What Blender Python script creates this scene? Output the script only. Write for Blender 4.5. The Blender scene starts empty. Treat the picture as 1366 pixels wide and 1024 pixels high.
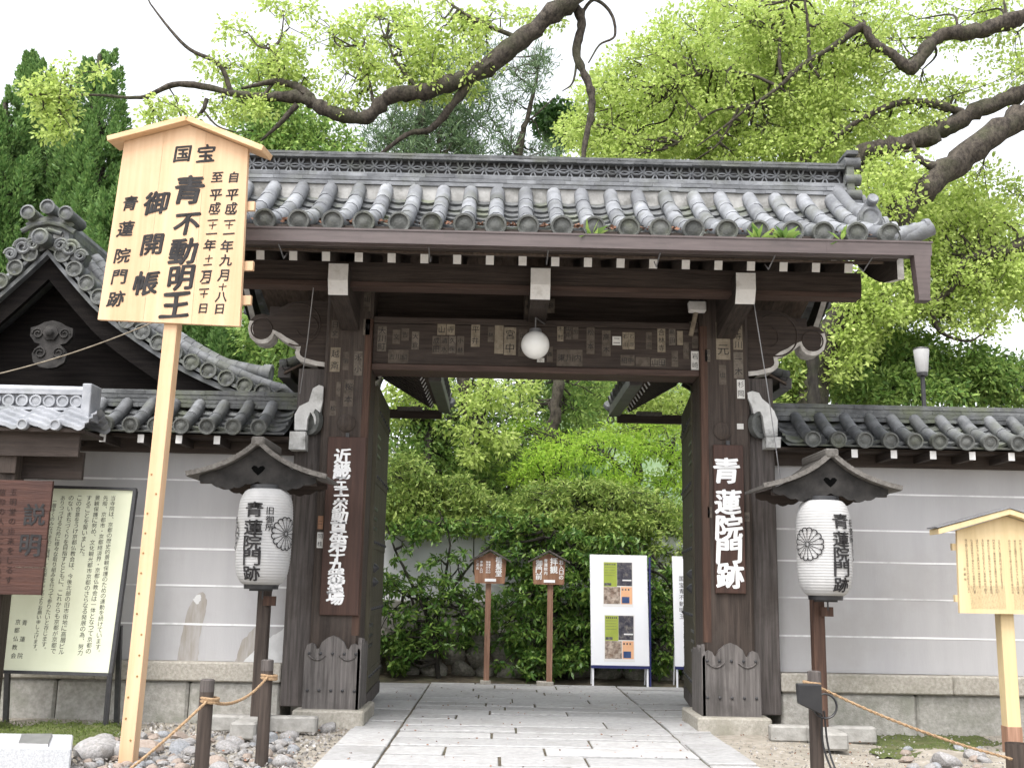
import bpy, bmesh, math, random
import numpy as np
from mathutils import Vector, Matrix
R = math.radians
rng = np.random.default_rng(7); random.seed(7)
S = bpy.context.scene
COL = S.collection

# ---------------------------------------------------------------- camera
W, H, F = 1366.0, 1024.0, 1405.0
CL = np.array((-.43, -12.3, 1.55))
_y, _p, _r = R(.6), R(10.78), R(1.12)
_f = np.array((math.sin(_y)*math.cos(_p), math.cos(_y)*math.cos(_p), math.sin(_p)))
_x = np.array((math.cos(_y), -math.sin(_y), 0)); _u = np.cross(_x, _f)
CR = math.cos(_r)*_x + math.sin(_r)*_u
CU = math.cos(_r)*_u - math.sin(_r)*_x
cd = bpy.data.cameras.new('camera'); cam = bpy.data.objects.new('camera', cd); COL.objects.link(cam)
cd.sensor_width = 36; cd.lens = 36*F/W; cd.clip_end = 3000; cd.clip_start = .05
cam.matrix_world = Matrix(((CR[0], CU[0], -_f[0], CL[0]), (CR[1], CU[1], -_f[1], CL[1]), (CR[2], CU[2], -_f[2], CL[2]), (0, 0, 0, 1)))
S.camera = cam

def ray(px, py): return _f + CR*(px-W/2)/F + CU*(H/2-py)/F
def P(px, py, Y):
    'the point of the plane y=Y seen at a pixel of the photograph'
    d = ray(px, py); return CL + d*(Y-CL[1])/d[1]
def PZ(px, py, Z):
    d = ray(px, py); return CL + d*(Z-CL[2])/d[2]
def PP(px, py, p0, n):
    d = ray(px, py); n = np.array(n, float); return CL + d*(((np.array(p0)-CL) @ n)/(d @ n))

# ---------------------------------------------------------------- light
SUN_EL, SUN_AZ = 62, 208          # azimuth clockwise from +Y: a veiled sun high behind the viewer's left shoulder
w = bpy.data.worlds.new('World'); S.world = w; w.use_nodes = True
nt = w.node_tree; nt.nodes.clear()
sky = nt.nodes.new('ShaderNodeTexSky'); sky.sky_type = 'NISHITA'; sky.sun_disc = False
sky.sun_elevation = R(SUN_EL); sky.sun_rotation = R(SUN_AZ); sky.dust_density = 4; sky.air_density = 1.0; sky.ozone_density = 1
hs = nt.nodes.new('ShaderNodeHueSaturation'); hs.inputs['Saturation'].default_value = .18
hs.inputs['Value'].default_value = 1.6
bg = nt.nodes.new('ShaderNodeBackground'); bg.inputs[1].default_value = .15
wo = nt.nodes.new('ShaderNodeOutputWorld')
nt.links.new(sky.outputs[0], hs.inputs['Color']); nt.links.new(hs.outputs[0], bg.inputs[0]); nt.links.new(bg.outputs[0], wo.inputs[0])
sl = bpy.data.lights.new('sun', 'SUN'); sl.energy = 1.15; sl.angle = R(24); sl.color = (1, .96, .9)
so = bpy.data.objects.new('sun', sl); COL.objects.link(so); so.location = (0, 0, 30)
sd = Vector((math.sin(R(SUN_AZ))*math.cos(R(SUN_EL)), math.cos(R(SUN_AZ))*math.cos(R(SUN_EL)), math.sin(R(SUN_EL))))
so.rotation_euler = (-sd).to_track_quat('-Z', 'Y').to_euler()
S.view_settings.view_transform = 'Standard'; S.view_settings.look = 'None'
S.view_settings.exposure = 1.05; S.view_settings.gamma = 1
S.render.engine = 'CYCLES'
S.cycles.use_denoising = True
S.cycles.max_bounces = 8; S.cycles.transparent_max_bounces = 8

# ---------------------------------------------------------------- materials
MATS = {}
def mat(name, c1, c2=None, c3=None, scale=4, st=(1, 1, 1), rough=.8, bump=.0, bscale=None, bst=None, spec=.3, lo=.35, hi=.65, s3=1.2, m3=.6, island=0, metal=0):
    m = bpy.data.materials.new(name); m.use_nodes = True; t = m.node_tree; N = t.nodes; L = t.links
    b = N['Principled BSDF']; b.inputs['Roughness'].default_value = rough; b.inputs['Specular IOR Level'].default_value = spec
    b.inputs['Metallic'].default_value = metal
    c = lambda q: (*q, 1)
    if c2 is None:
        c2 = tuple(v*.8 for v in c1)
    tc = N.new('ShaderNodeTexCoord')
    def noise(sc, stretch, det=6, r=.6):
        mp = N.new('ShaderNodeMapping'); mp.inputs['Scale'].default_value = stretch
        L.new(tc.outputs['Object'], mp.inputs['Vector'])
        n = N.new('ShaderNodeTexNoise'); n.inputs['Scale'].default_value = sc; n.inputs['Detail'].default_value = det; n.inputs['Roughness'].default_value = r
        L.new(mp.outputs[0], n.inputs['Vector']); return n
    n = noise(scale, st)
    rp = N.new('ShaderNodeValToRGB'); rp.color_ramp.elements[0].position = lo; rp.color_ramp.elements[1].position = hi
    rp.color_ramp.elements[0].color = c(c1); rp.color_ramp.elements[1].color = c(c2)
    L.new(n.outputs['Fac'], rp.inputs['Fac']); out = rp.outputs[0]
    if c3 is not None:
        n3 = noise(s3, (1, 1, 1), 8, .65)
        r3 = N.new('ShaderNodeValToRGB'); r3.color_ramp.elements[0].position = .5; r3.color_ramp.elements[1].position = .68
        r3.color_ramp.elements[0].color = (0, 0, 0, 1); r3.color_ramp.elements[1].color = (m3, m3, m3, 1)
        L.new(n3.outputs['Fac'], r3.inputs['Fac'])
        mx = N.new('ShaderNodeMix'); mx.data_type = 'RGBA'
        L.new(r3.outputs[0], mx.inputs[0]); L.new(out, mx.inputs[6]); mx.inputs[7].default_value = c(c3); out = mx.outputs[2]
    if island:
        g = N.new('ShaderNodeNewGeometry'); mr = N.new('ShaderNodeMapRange')
        mr.inputs[3].default_value = 1-island; mr.inputs[4].default_value = 1+island
        L.new(g.outputs['Random Per Island'], mr.inputs[0])
        mm = N.new('ShaderNodeVectorMath'); mm.operation = 'SCALE'
        L.new(out, mm.inputs[0]); L.new(mr.outputs[0], mm.inputs['Scale']); out = mm.outputs[0]
    L.new(out, b.inputs['Base Color'])
    if bump:
        nb = noise(bscale or scale*3, bst or st)
        bp = N.new('ShaderNodeBump'); bp.inputs['Strength'].default_value = bump; bp.inputs['Distance'].default_value = .02
        L.new(nb.outputs['Fac'], bp.inputs['Height']); L.new(bp.outputs[0], b.inputs['Normal'])
    MATS[name] = m; return m

def leaf_mat(name, cols, trans=.4, rough=.5):
    m = bpy.data.materials.new(name); m.use_nodes = True; t = m.node_tree; N = t.nodes; L = t.links
    b = N['Principled BSDF']; b.inputs['Roughness'].default_value = rough; b.inputs['Specular IOR Level'].default_value = .25
    g = N.new('ShaderNodeNewGeometry'); rp = N.new('ShaderNodeValToRGB'); e = rp.color_ramp.elements
    for i, q in enumerate(cols):
        el = e[i] if i < 2 else e.new(1)
        el.position = i/(len(cols)-1); el.color = (*q, 1)
    L.new(g.outputs['Random Per Island'], rp.inputs[0]); L.new(rp.outputs[0], b.inputs['Base Color'])
    tr = N.new('ShaderNodeBsdfTranslucent'); ms = N.new('ShaderNodeMixShader'); ms.inputs[0].default_value = trans
    L.new(rp.outputs[0], tr.inputs['Color']); L.new(b.outputs[0], ms.inputs[1]); L.new(tr.outputs[0], ms.inputs[2])
    L.new(ms.outputs[0], N['Material Output'].inputs['Surface'])
    MATS[name] = m; return m

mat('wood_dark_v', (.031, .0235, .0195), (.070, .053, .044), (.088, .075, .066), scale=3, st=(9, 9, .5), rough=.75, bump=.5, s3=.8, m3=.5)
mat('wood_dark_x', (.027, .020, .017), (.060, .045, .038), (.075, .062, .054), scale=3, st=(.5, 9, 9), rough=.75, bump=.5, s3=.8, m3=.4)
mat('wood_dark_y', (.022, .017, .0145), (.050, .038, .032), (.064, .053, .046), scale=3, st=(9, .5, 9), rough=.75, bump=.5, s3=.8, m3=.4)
mat('wood_red_v', (.045, .024, .017), (.095, .052, .036), (.06, .04, .03), scale=3, st=(9, 9, .5), rough=.7, bump=.4, m3=.5)
mat('wood_red_x', (.042, .027, .022), (.085, .054, .044), (.06, .04, .03), scale=3, st=(.5, 9, 9), rough=.7, bump=.4, m3=.5)
mat('wood_door', (.05, .045, .03), (.095, .085, .058), (.06, .05, .035), scale=3, st=(9, 9, .5), rough=.8, bump=.5, m3=.5)
mat('wood_worn', (.075, .068, .064), (.165, .15, .143), (.045, .04, .037), scale=3, st=(10, 10, .5), rough=.85, bump=.6, s3=1.5, m3=.6)
mat('wood_grey', (.05, .044, .041), (.115, .10, .094), (.05, .04, .035), scale=3, st=(10, 10, .5), rough=.85, bump=.6, s3=1.5, m3=.7)
mat('wood_pale_y', (.095, .088, .08), (.18, .168, .155), (.055, .048, .042), scale=3, st=(10, .5, 10), rough=.85, bump=.5, m3=.6)
mat('wood_board', (.07, .052, .042), (.125, .094, .075), None, scale=3, st=(10, .5, 10), rough=.8, bump=.3, island=.2)
mat('plaque_wood', (.040, .021, .016), (.068, .036, .027), (.05, .022, .016), scale=2.5, st=(8, 8, .5), rough=.6, bump=.25, m3=.6)
mat('brown_sign', (.040, .017, .013), (.072, .031, .022), (.04, .018, .015), scale=2.5, st=(.6, 8, 8), rough=.6, bump=.3, m3=.7, s3=2)
mat('new_wood', (.49, .315, .185), (.585, .405, .26), (.44, .265, .145), scale=1.2, st=(7, 7, .35), rough=.6, bump=.12, bscale=4, m3=.35, s3=1.3, island=.04)
mat('new_wood_roof', (.52, .33, .18), (.62, .42, .26), None, scale=1.5, st=(1, 8, 8), rough=.6, bump=.12)
mat('yellow_wood', (.50, .385, .215), (.58, .455, .27), None, scale=1.5, st=(7, 7, .4), rough=.6, bump=.1)
mat('small_sign_wood', (.20, .10, .06), (.32, .18, .11), (.13, .06, .04), scale=3, st=(7, 7, .5), rough=.7, bump=.3, m3=.4, s3=3)
mat('sign_post_wood', (.20, .11, .07), (.34, .2, .14), (.16, .14, .12), scale=3, st=(9, 9, .5), rough=.75, bump=.4, m3=.8)
mat('tile', (.112, .117, .127), (.22, .228, .242), (.10, .105, .09), scale=6, rough=.75, bump=.3, bscale=45, s3=2.2, m3=.8, spec=.3, island=.3, lo=.3, hi=.7)
mat('tile_moss', (.065, .068, .072), (.14, .145, .148), (.13, .145, .09), scale=7, rough=.65, bump=.35, bscale=40, s3=2, m3=.8, island=.2)
mat('tile_light', (.20, .21, .23), (.32, .33, .355), (.22, .23, .21), scale=5, rough=.5, bump=.2, bscale=40, m3=.6, island=.1)
mat('mortar', (.26, .255, .245), (.40, .395, .385), (.10, .10, .09), scale=6, rough=.95, bump=.3, s3=2.5, m3=.8)
mat('ornament_white', (.5, .5, .49), (.66, .66, .65), (.14, .14, .13), scale=8, rough=.95, bump=.5, s3=4, m3=.9)
mat('plaster_grey', (.36, .355, .364), (.41, .405, .41), (.325, .315, .31), scale=1.7, st=(2.6, 2.6, .32), rough=.92, bump=.12, bscale=30, s3=.6, m3=.75, lo=.3, hi=.75)
mat('plaster_stain', (.27, .245, .215), (.35, .335, .325), None, scale=6, st=(3, 3, .5), rough=.95)
mat('plaster_patch', (.46, .46, .46), (.56, .56, .56), None, scale=6, rough=.95)
mat('plaster_white', (.80, .81, .84), (.85, .86, .88), (.72, .72, .73), scale=1.5, rough=.95, s3=.8, m3=.4)
mat('white_line', (.66, .66, .67), (.74, .74, .75), (.40, .40, .40), scale=3, rough=.9, s3=2.5, m3=.8)
mat('paint_white', (.60, .59, .58), (.72, .71, .70), (.35, .33, .3), scale=9, rough=.8, s3=9, m3=.5)
mat('edge_white', (.42, .40, .38), (.60, .58, .55), (.22, .20, .18), scale=9, rough=.85, s3=4, m3=.8)
mat('granite_old', (.27, .25, .215), (.40, .375, .33), (.20, .19, .15), scale=28, rough=.9, bump=.35, bscale=60, s3=1.3, m3=.75)
mat('granite_moss', (.25, .24, .215), (.37, .355, .325), (.175, .18, .145), scale=20, rough=.9, bump=.45, bscale=50, s3=1.6, m3=.85)
mat('granite_new', (.30, .31, .33), (.44, .45, .47), None, scale=90, rough=.6, bump=.05)
mat('concrete_foot', (.24, .232, .215), (.34, .33, .31), (.17, .165, .15), scale=12, rough=.9, bump=.3, m3=.6)
mat('slab', (.29, .288, .288), (.37, .368, .368), (.225, .218, .207), scale=14, rough=.85, bump=.4, bscale=40, s3=1.6, m3=.6, island=.13)
mat('soil', (.22, .195, .16), (.34, .31, .265), (.17, .16, .13), scale=10, rough=.97, bump=.7, bscale=40, s3=.9, m3=.7)
mat('soil_dark', (.055, .045, .032), (.12, .10, .07), (.05, .07, .025), scale=9, rough=.97, bump=.8, bscale=30, s3=1.2, m3=.6)
mat('moss', (.06, .08, .022), (.10, .12, .036), (.14, .12, .075), scale=14, rough=1, bump=1, bscale=60, s3=3, m3=.6)
mat('rock_grey', (.21, .205, .205), (.36, .35, .345), (.22, .20, .18), scale=7, rough=.9, bump=.6, bscale=22, s3=3, m3=.6)
mat('rock_blue', (.17, .177, .19), (.30, .31, .325), (.24, .23, .215), scale=7, rough=.9, bump=.5, bscale=22, s3=3, m3=.5)
mat('rock_tan', (.22, .175, .145), (.31, .26, .225), (.28, .24, .21), scale=7, rough=.9, bump=.5, bscale=22, s3=3, m3=.5)
mat('boulder', (.15, .145, .12), (.30, .28, .24), (.09, .11, .05), scale=5, rough=.95, bump=.8, bscale=16, s3=2.2, m3=.8)
mat('gravel', (.19, .18, .17), (.33, .315, .30), None, scale=12, rough=.95, bump=.4, island=.4)
mat('metal_brown', (.062, .046, .045), (.092, .070, .068), (.05, .04, .037), scale=4, st=(.5, 6, 6), rough=.5, spec=.5, s3=2, m3=.6)
mat('metal_dark', (.018, .018, .02), (.035, .034, .036), None, scale=20, rough=.45, spec=.5)
mat('metal_grey', (.22, .22, .23), (.30, .30, .31), None, scale=8, rough=.4, metal=.6)
mat('black_plastic', (.012, .012, .014), (.02, .02, .022), None, scale=8, rough=.4, spec=.5)
mat('metal_grey_dark', (.05, .046, .046), (.085, .078, .076), None, scale=5, rough=.5)
mat('opening_shade', (.003, .003, .003), (.005, .005, .005), None, scale=3, rough=1, spec=0)  # near-black colour standing in for the shade inside a cut opening
mat('black_wood', (.006, .005, .005), (.013, .011, .010), None, scale=3, st=(.5, 8, 8), rough=.9, spec=.1, bump=.3)
mat('tile_wall', (.075, .079, .083), (.155, .16, .168), (.095, .10, .08), scale=6, rough=.6, bump=.3, bscale=45, s3=1.8, m3=.75, island=.25)
mat('pendant', (.016, .015, .0145), (.04, .037, .035), None, scale=5, rough=.85, bump=.4)
mat('disc', (.068, .071, .068), (.13, .134, .128), (.085, .092, .06), scale=9, rough=.7, bump=.5, bscale=50, s3=3, m3=.7, island=.2)
mat('ink', (.016, .015, .016), (.035, .033, .034), None, scale=12, rough=.8)
mat('ink_brown', (.20, .12, .04), (.28, .17, .07), None, scale=12, rough=.8)
mat('ink_soft', (.06, .05, .04), (.09, .075, .06), None, scale=12, rough=.8)
mat('ink_dim', (.022, .012, .010), (.04, .02, .017), None, scale=8, rough=.8)
mat('letter_white', (.80, .80, .80), (.86, .86, .86), None, scale=8, rough=.7)
mat('slip_old', (.11, .096, .08), (.18, .155, .13), (.06, .05, .043), scale=14, rough=.95, s3=10, m3=.8)
mat('slip_dim', (.085, .07, .058), (.13, .11, .09), (.05, .04, .034), scale=14, rough=.95, s3=10, m3=.8)
mat('slip_new', (.55, .54, .52), (.66, .65, .62), None, scale=14, rough=.9)
mat('slip_mid', (.19, .16, .12), (.28, .24, .185), (.11, .09, .068), scale=14, rough=.95, s3=10, m3=.6)
mat('paper', (.35, .348, .348), (.43, .427, .425), (.26, .245, .23), scale=6, rough=.7, s3=3, m3=.5)
mat('cream_board', (.60, .62, .46), (.65, .67, .51), None, scale=2, rough=.5)
mat('white_board', (.78, .79, .82), (.82, .83, .86), None, scale=2, rough=.45)
mat('frame_shadow_blue', (.02, .025, .10), (.03, .035, .13), None, scale=3, rough=.5)
mat('poster_white', (.72, .71, .70), (.76, .75, .74), None, scale=3, rough=.4)
mat('poster_lime', (.30, .36, .06), (.35, .41, .08), None, scale=5, rough=.35)
mat('poster_dark', (.03, .03, .045), (.09, .085, .10), (.25, .23, .2), scale=18, rough=.35, s3=14, m3=.8)
mat('poster_photo', (.12, .08, .06), (.50, .42, .35), (.25, .16, .11), scale=16, rough=.35, s3=9, m3=.8)
mat('poster_orange', (.72, .40, .22), (.77, .45, .27), None, scale=5, rough=.35)
mat('poster_navy', (.03, .06, .16), (.06, .10, .22), None, scale=9, rough=.35)
mat('opal', (.80, .80, .78), (.82, .82, .80), None, scale=3, rough=.18, spec=.5)
mat('rope', (.28, .18, .10), (.42, .29, .175), None, scale=60, rough=.95, bump=.8, bscale=120)
mat('bark', (.022, .018, .015), (.085, .072, .058), (.06, .065, .035), scale=9, st=(2, 2, 1.2), rough=.95, bump=1, bscale=22, s3=1.4, m3=.7)
mat('bark_dark', (.016, .014, .012), (.045, .04, .033), (.035, .045, .018), scale=5, st=(3, 3, .7), rough=.95, bump=1, bscale=16, m3=.6)
mat('litter', (.11, .055, .035), (.22, .115, .075), None, scale=10, rough=.9, island=.5)
mat('hill', (.10, .155, .08), (.15, .20, .11), (.07, .12, .07), scale=.12, rough=1, bump=1, bscale=.3, s3=.05, m3=.8)
leaf_mat('leaf_fresh', [(.31, .42, .085), (.44, .56, .14), (.56, .66, .22), (.28, .39, .09)], .5)
leaf_mat('leaf_mid', [(.11, .22, .05), (.21, .33, .075), (.33, .45, .12), (.085, .17, .04)], .42)
leaf_mat('leaf_maple', [(.28, .48, .05), (.38, .57, .07), (.46, .63, .10), (.22, .39, .045)], .5)
leaf_mat('leaf_cypress', [(.09, .19, .05), (.15, .27, .08), (.23, .36, .11), (.06, .135, .04)], .3)
leaf_mat('leaf_pine', [(.07, .12, .06), (.11, .175, .085), (.16, .23, .11)], .3)
leaf_mat('leaf_dark', [(.018, .05, .012), (.035, .085, .018), (.06, .12, .025)], .25)
leaf_mat('leaf_glossy', [(.045, .11, .022), (.10, .20, .04), (.22, .33, .07), (.06, .14, .025)], .3, .35)
leaf_mat('leaf_hedge', [(.15, .25, .05), (.27, .37, .085), (.41, .50, .14), (.10, .18, .035)], .38, .45)
leaf_mat('grass', [(.09, .13, .025), (.14, .19, .04), (.06, .09, .02)], .4)
# ---------------------------------------------------------------- builders
ORG = {}
def tag(o, label=None, cat=None, group=None, kind=None):
    if label: o['label'] = label
    if cat: o['category'] = cat
    if group: o['group'] = group
    if kind: o['kind'] = kind
    return o
def thing(name, loc, label, cat, group=None):
    o = bpy.data.objects.new(name, None); COL.objects.link(o); o.location = loc; o.empty_display_size = .2
    ORG[o.name] = np.array(loc, float); return tag(o, label, cat, group)
def v3(p): return np.array(p, float)
def unit(v): v = np.array(v, float); return v/max(np.linalg.norm(v), 1e-9)

class MB:
    'collects shapes in world coordinates and links them as ONE mesh object'
    def __init__(s): s.v = []; s.f = []; s.m = []; s.n = 0
    def raw(s, vs, fs, m=0):
        b = s.n
        s.v.extend(tuple(map(float, q)) for q in vs); s.n += len(vs)
        s.f.extend(tuple(i+b for i in q) for q in fs); s.m.extend([m]*len(fs)); return s
    def hexa(s, a, m=0):   # bottom 4 ccw, top 4 ccw
        return s.raw(a, [(3, 2, 1, 0), (4, 5, 6, 7), (0, 1, 5, 4), (1, 2, 6, 5), (2, 3, 7, 6), (3, 0, 4, 7)], m)
    def box(s, x0, x1, y0, y1, z0, z1, m=0):
        return s.hexa([(x0, y0, z0), (x1, y0, z0), (x1, y1, z0), (x0, y1, z0), (x0, y0, z1), (x1, y0, z1), (x1, y1, z1), (x0, y1, z1)], m)
    def bar(s, a, b, w, h, up=(0, 0, 1), m=0):   # a box from a to b, w wide, h high, centred
        a, b = v3(a), v3(b); d = unit(b-a); sx = unit(np.cross(d, up)); u = np.cross(sx, d)
        q = [(-1, -1), (1, -1), (1, 1), (-1, 1)]
        return s.hexa([a+sx*i*w/2+u*j*h/2 for i, j in q]+[b+sx*i*w/2+u*j*h/2 for i, j in q], m)
    def prism(s, pts, off, m=0, msides=None):   # outline + extrusion vector
        n = len(pts); off = v3(off); a = [v3(p) for p in pts]
        s.raw(a+[p+off for p in a], [tuple(range(n))[::-1], tuple(range(n, 2*n))], m)
        for i in range(n):
            j = (i+1) % n
            mm = m if msides is None else msides[i]
            s.raw([a[i], a[j], a[j]+off, a[i]+off], [(0, 1, 2, 3)], mm)
        return s
    def tube(s, pts, r, n=8, m=0, caps=True, squash=1):
        pts = [v3(p) for p in pts]; k = len(pts)
        r = [r]*k if np.isscalar(r) else list(r)
        t0 = unit(pts[1]-pts[0]); ref = np.array((0, 0, 1.)) if abs(t0[2]) < .9 else np.array((1., 0, 0))
        sx = unit(np.cross(t0, ref)); V = []
        for i in range(k):
            t = unit(pts[min(i+1, k-1)]-pts[max(i-1, 0)])
            sx = unit(sx-t*(sx@t)); u = np.cross(t, sx)
            for j in range(n):
                a = 2*math.pi*j/n; V.append(pts[i]+r[i]*(sx*math.cos(a)+u*math.sin(a)*squash))
        fs = []
        for i in range(k-1):
            for j in range(n):
                q = (j+1) % n; fs.append((i*n+j, i*n+q, (i+1)*n+q, (i+1)*n+j))
        if caps: fs += [tuple(range(n))[::-1], tuple(range((k-1)*n, k*n))]
        return s.raw(V, fs, m)
    def lathe(s, c, axis, prof, n=20, m=0, cap=True):   # prof: (distance along axis, radius)
        c = v3(c); ax = unit(axis); ref = np.array((0, 0, 1.)) if abs(ax[2]) < .9 else np.array((1., 0, 0))
        sx = unit(np.cross(ax, ref)); u = np.cross(ax, sx); V = []; k = len(prof)
        for d, r in prof:
            for j in range(n):
                a = 2*math.pi*j/n; V.append(c+ax*d+r*(sx*math.cos(a)+u*math.sin(a)))
        fs = [(i*n+j, i*n+(j+1) % n, (i+1)*n+(j+1) % n, (i+1)*n+j) for i in range(k-1) for j in range(n)]
        if cap: fs += [tuple(range(n))[::-1], tuple(range((k-1)*n, k*n))]
        return s.raw(V, fs, m)
    def grid(s, rows, m=0):
        k = len(rows[0]); V = [p for r in rows for p in r]
        return s.raw(V, [(i*k+j, i*k+j+1, (i+1)*k+j+1, (i+1)*k+j) for i in range(len(rows)-1) for j in range(k-1)], m)
    def ring(s, c, nrm, R0, r, n=24, k=6, m=0, a0=0, a1=2*math.pi):
        c = v3(c); nr = unit(nrm); ref = np.array((0, 0, 1.)) if abs(nr[2]) < .9 else np.array((1., 0, 0))
        sx = unit(np.cross(nr, ref)); u = np.cross(nr, sx)
        return s.tube([c+R0*(sx*math.cos(a)+u*math.sin(a)) for a in np.linspace(a0, a1, n+1)], r, k, m)
    def build(s, name, mats, parent=None, smooth=30, bevel=0, recalc=True, label=None, jit=0):
        me = bpy.data.meshes.new(name); o_ = ORG.get(parent.name, np.zeros(3)) if parent is not None else np.zeros(3)
        V = np.array(s.v, float)-o_
        me.from_pydata(V.tolist(), [], s.f)
        mats = [mats] if isinstance(mats, str) else mats
        for q in mats: me.materials.append(MATS[q])
        me.polygons.foreach_set('material_index', s.m)
        if recalc or bevel:
            bm = bmesh.new(); bm.from_mesh(me)
            if recalc: bmesh.ops.recalc_face_normals(bm, faces=bm.faces)
            if bevel:
                es = [e for e in bm.edges if len(e.link_faces) == 2 and e.calc_face_angle(0) > .6]
                bmesh.ops.bevel(bm, geom=es, offset=bevel, segments=1, affect='EDGES', clamp_overlap=True)
            bm.to_mesh(me); bm.free()
        if smooth:
            me.polygons.foreach_set('use_smooth', [True]*len(me.polygons)); me.set_sharp_from_angle(angle=R(smooth))
        me.update()
        o = bpy.data.objects.new(name, me); COL.objects.link(o)
        if parent is not None: o.parent = parent
        ORG[o.name] = o_
        if label: o['label'] = label
        return o

def npmesh(name, V, Fq, mname, parent=None):
    'fast mesh of quads from arrays'
    o_ = ORG.get(parent.name, np.zeros(3)) if parent is not None else np.zeros(3)
    me = bpy.data.meshes.new(name); V = np.asarray(V, np.float32)-o_.astype(np.float32); n = len(V); k = len(Fq)
    me.vertices.add(n); me.vertices.foreach_set('co', V.ravel())
    me.loops.add(k*4); me.loops.foreach_set('vertex_index', np.asarray(Fq, np.int32).ravel())
    me.polygons.add(k); me.polygons.foreach_set('loop_start', np.arange(0, k*4, 4, dtype=np.int32))
    me.update(calc_edges=True); me.materials.append(MATS[mname])
    o = bpy.data.objects.new(name, me); COL.objects.link(o)
    if parent is not None: o.parent = parent
    ORG[o.name] = o_
    return o

# ---------------------------------------------------------------- lettering: glyphs of the built-in font laid on real surfaces
GL = {}
def glyph(ch, bold=0.0):
    k = (ch, bold)
    if k in GL: return GL[k]
    cu = bpy.data.curves.new('glyph', 'FONT'); cu.body = ch; cu.size = 1; cu.resolution_u = 2; cu.offset = bold
    ob = bpy.data.objects.new('glyph', cu); COL.objects.link(ob)
    dg = bpy.context.evaluated_depsgraph_get(); ev = ob.evaluated_get(dg); me = ev.to_mesh()
    v = np.zeros(len(me.vertices)*3, np.float32); me.vertices.foreach_get('co', v); v = v.reshape(-1, 3)[:, :2].astype(float)
    f = [tuple(p.vertices) for p in me.polygons]; ev.to_mesh_clear()
    bpy.data.objects.remove(ob); bpy.data.curves.remove(cu)
    if len(v):
        lo, hi = v.min(0), v.max(0); c = (lo+hi)/2
        v = v-c
        if ord(ch) > 0x2fff and ch not in '、。・一二三':
            v = v/max(hi-lo)*.92          # fill the em square like brush writing
    GL[k] = (v, f); return GL[k]

def put(mb, ch, c, size, rt, up, nrm, bold=0, nib=(.035, .012), m=0, wid=1.0, wob=.012, surf=None, slant=0.0):
    'one brushed character centred on c: two nib passes, slight wobble'
    v, f = glyph(ch, 0.0)
    if not len(v): return
    c, rt, up, nrm = map(v3, (c, rt, up, nrm))
    ph = random.random()*6
    x = v[:, 0]*wid; y = v[:, 1]
    x2 = x+wob*np.sin(y*7+ph)+slant*y; y2 = y+wob*np.sin(x*6+ph*2)+x*slant*.8
    if ch in '、。': x2 = x2+.3; y2 = y2+.3
    K = (((-.5, -.5), (.5, .5), (-.2, .9), (.2, -.9)) if nib and nib[0] > .045 and nib[0] < .065 else ((-.5, -.5), (.5, .5), (-.17, -.1), (.17, .1), (-.2, .9), (.2, -.9)) if nib and nib[0] >= .065 else ((-.5, -.5), (.5, .5))) if nib else ((0, 0),)
    for k, (ka, kb) in enumerate(K):
        dx, dy = (nib[0]*ka, -nib[1]*kb) if nib else (0, 0)
        X = (x2+dx)*size; Y = (y2+dy)*size
        if surf is None:
            q = c+np.outer(X, rt)+np.outer(Y, up)+nrm*(.0015+.0008*k)
        else: q = surf(X, Y, .002+.001*k)
        mb.raw(q, f, m)

def curve(pts, n=8):
    'Catmull-Rom through points (any dimension)'
    p = [np.array(q, float) for q in pts]; p = [2*p[0]-p[1]]+p+[2*p[-1]-p[-2]]; out = []
    for i in range(1, len(p)-2):
        a, b, c, d = p[i-1:i+3]
        for t in np.linspace(0, 1, n, endpoint=False):
            out.append(.5*((2*b)+(c-a)*t+(2*a-5*b+4*c-d)*t*t+(3*b-a-3*c+d)*t**3))
    out.append(p[-2]); return out

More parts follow.
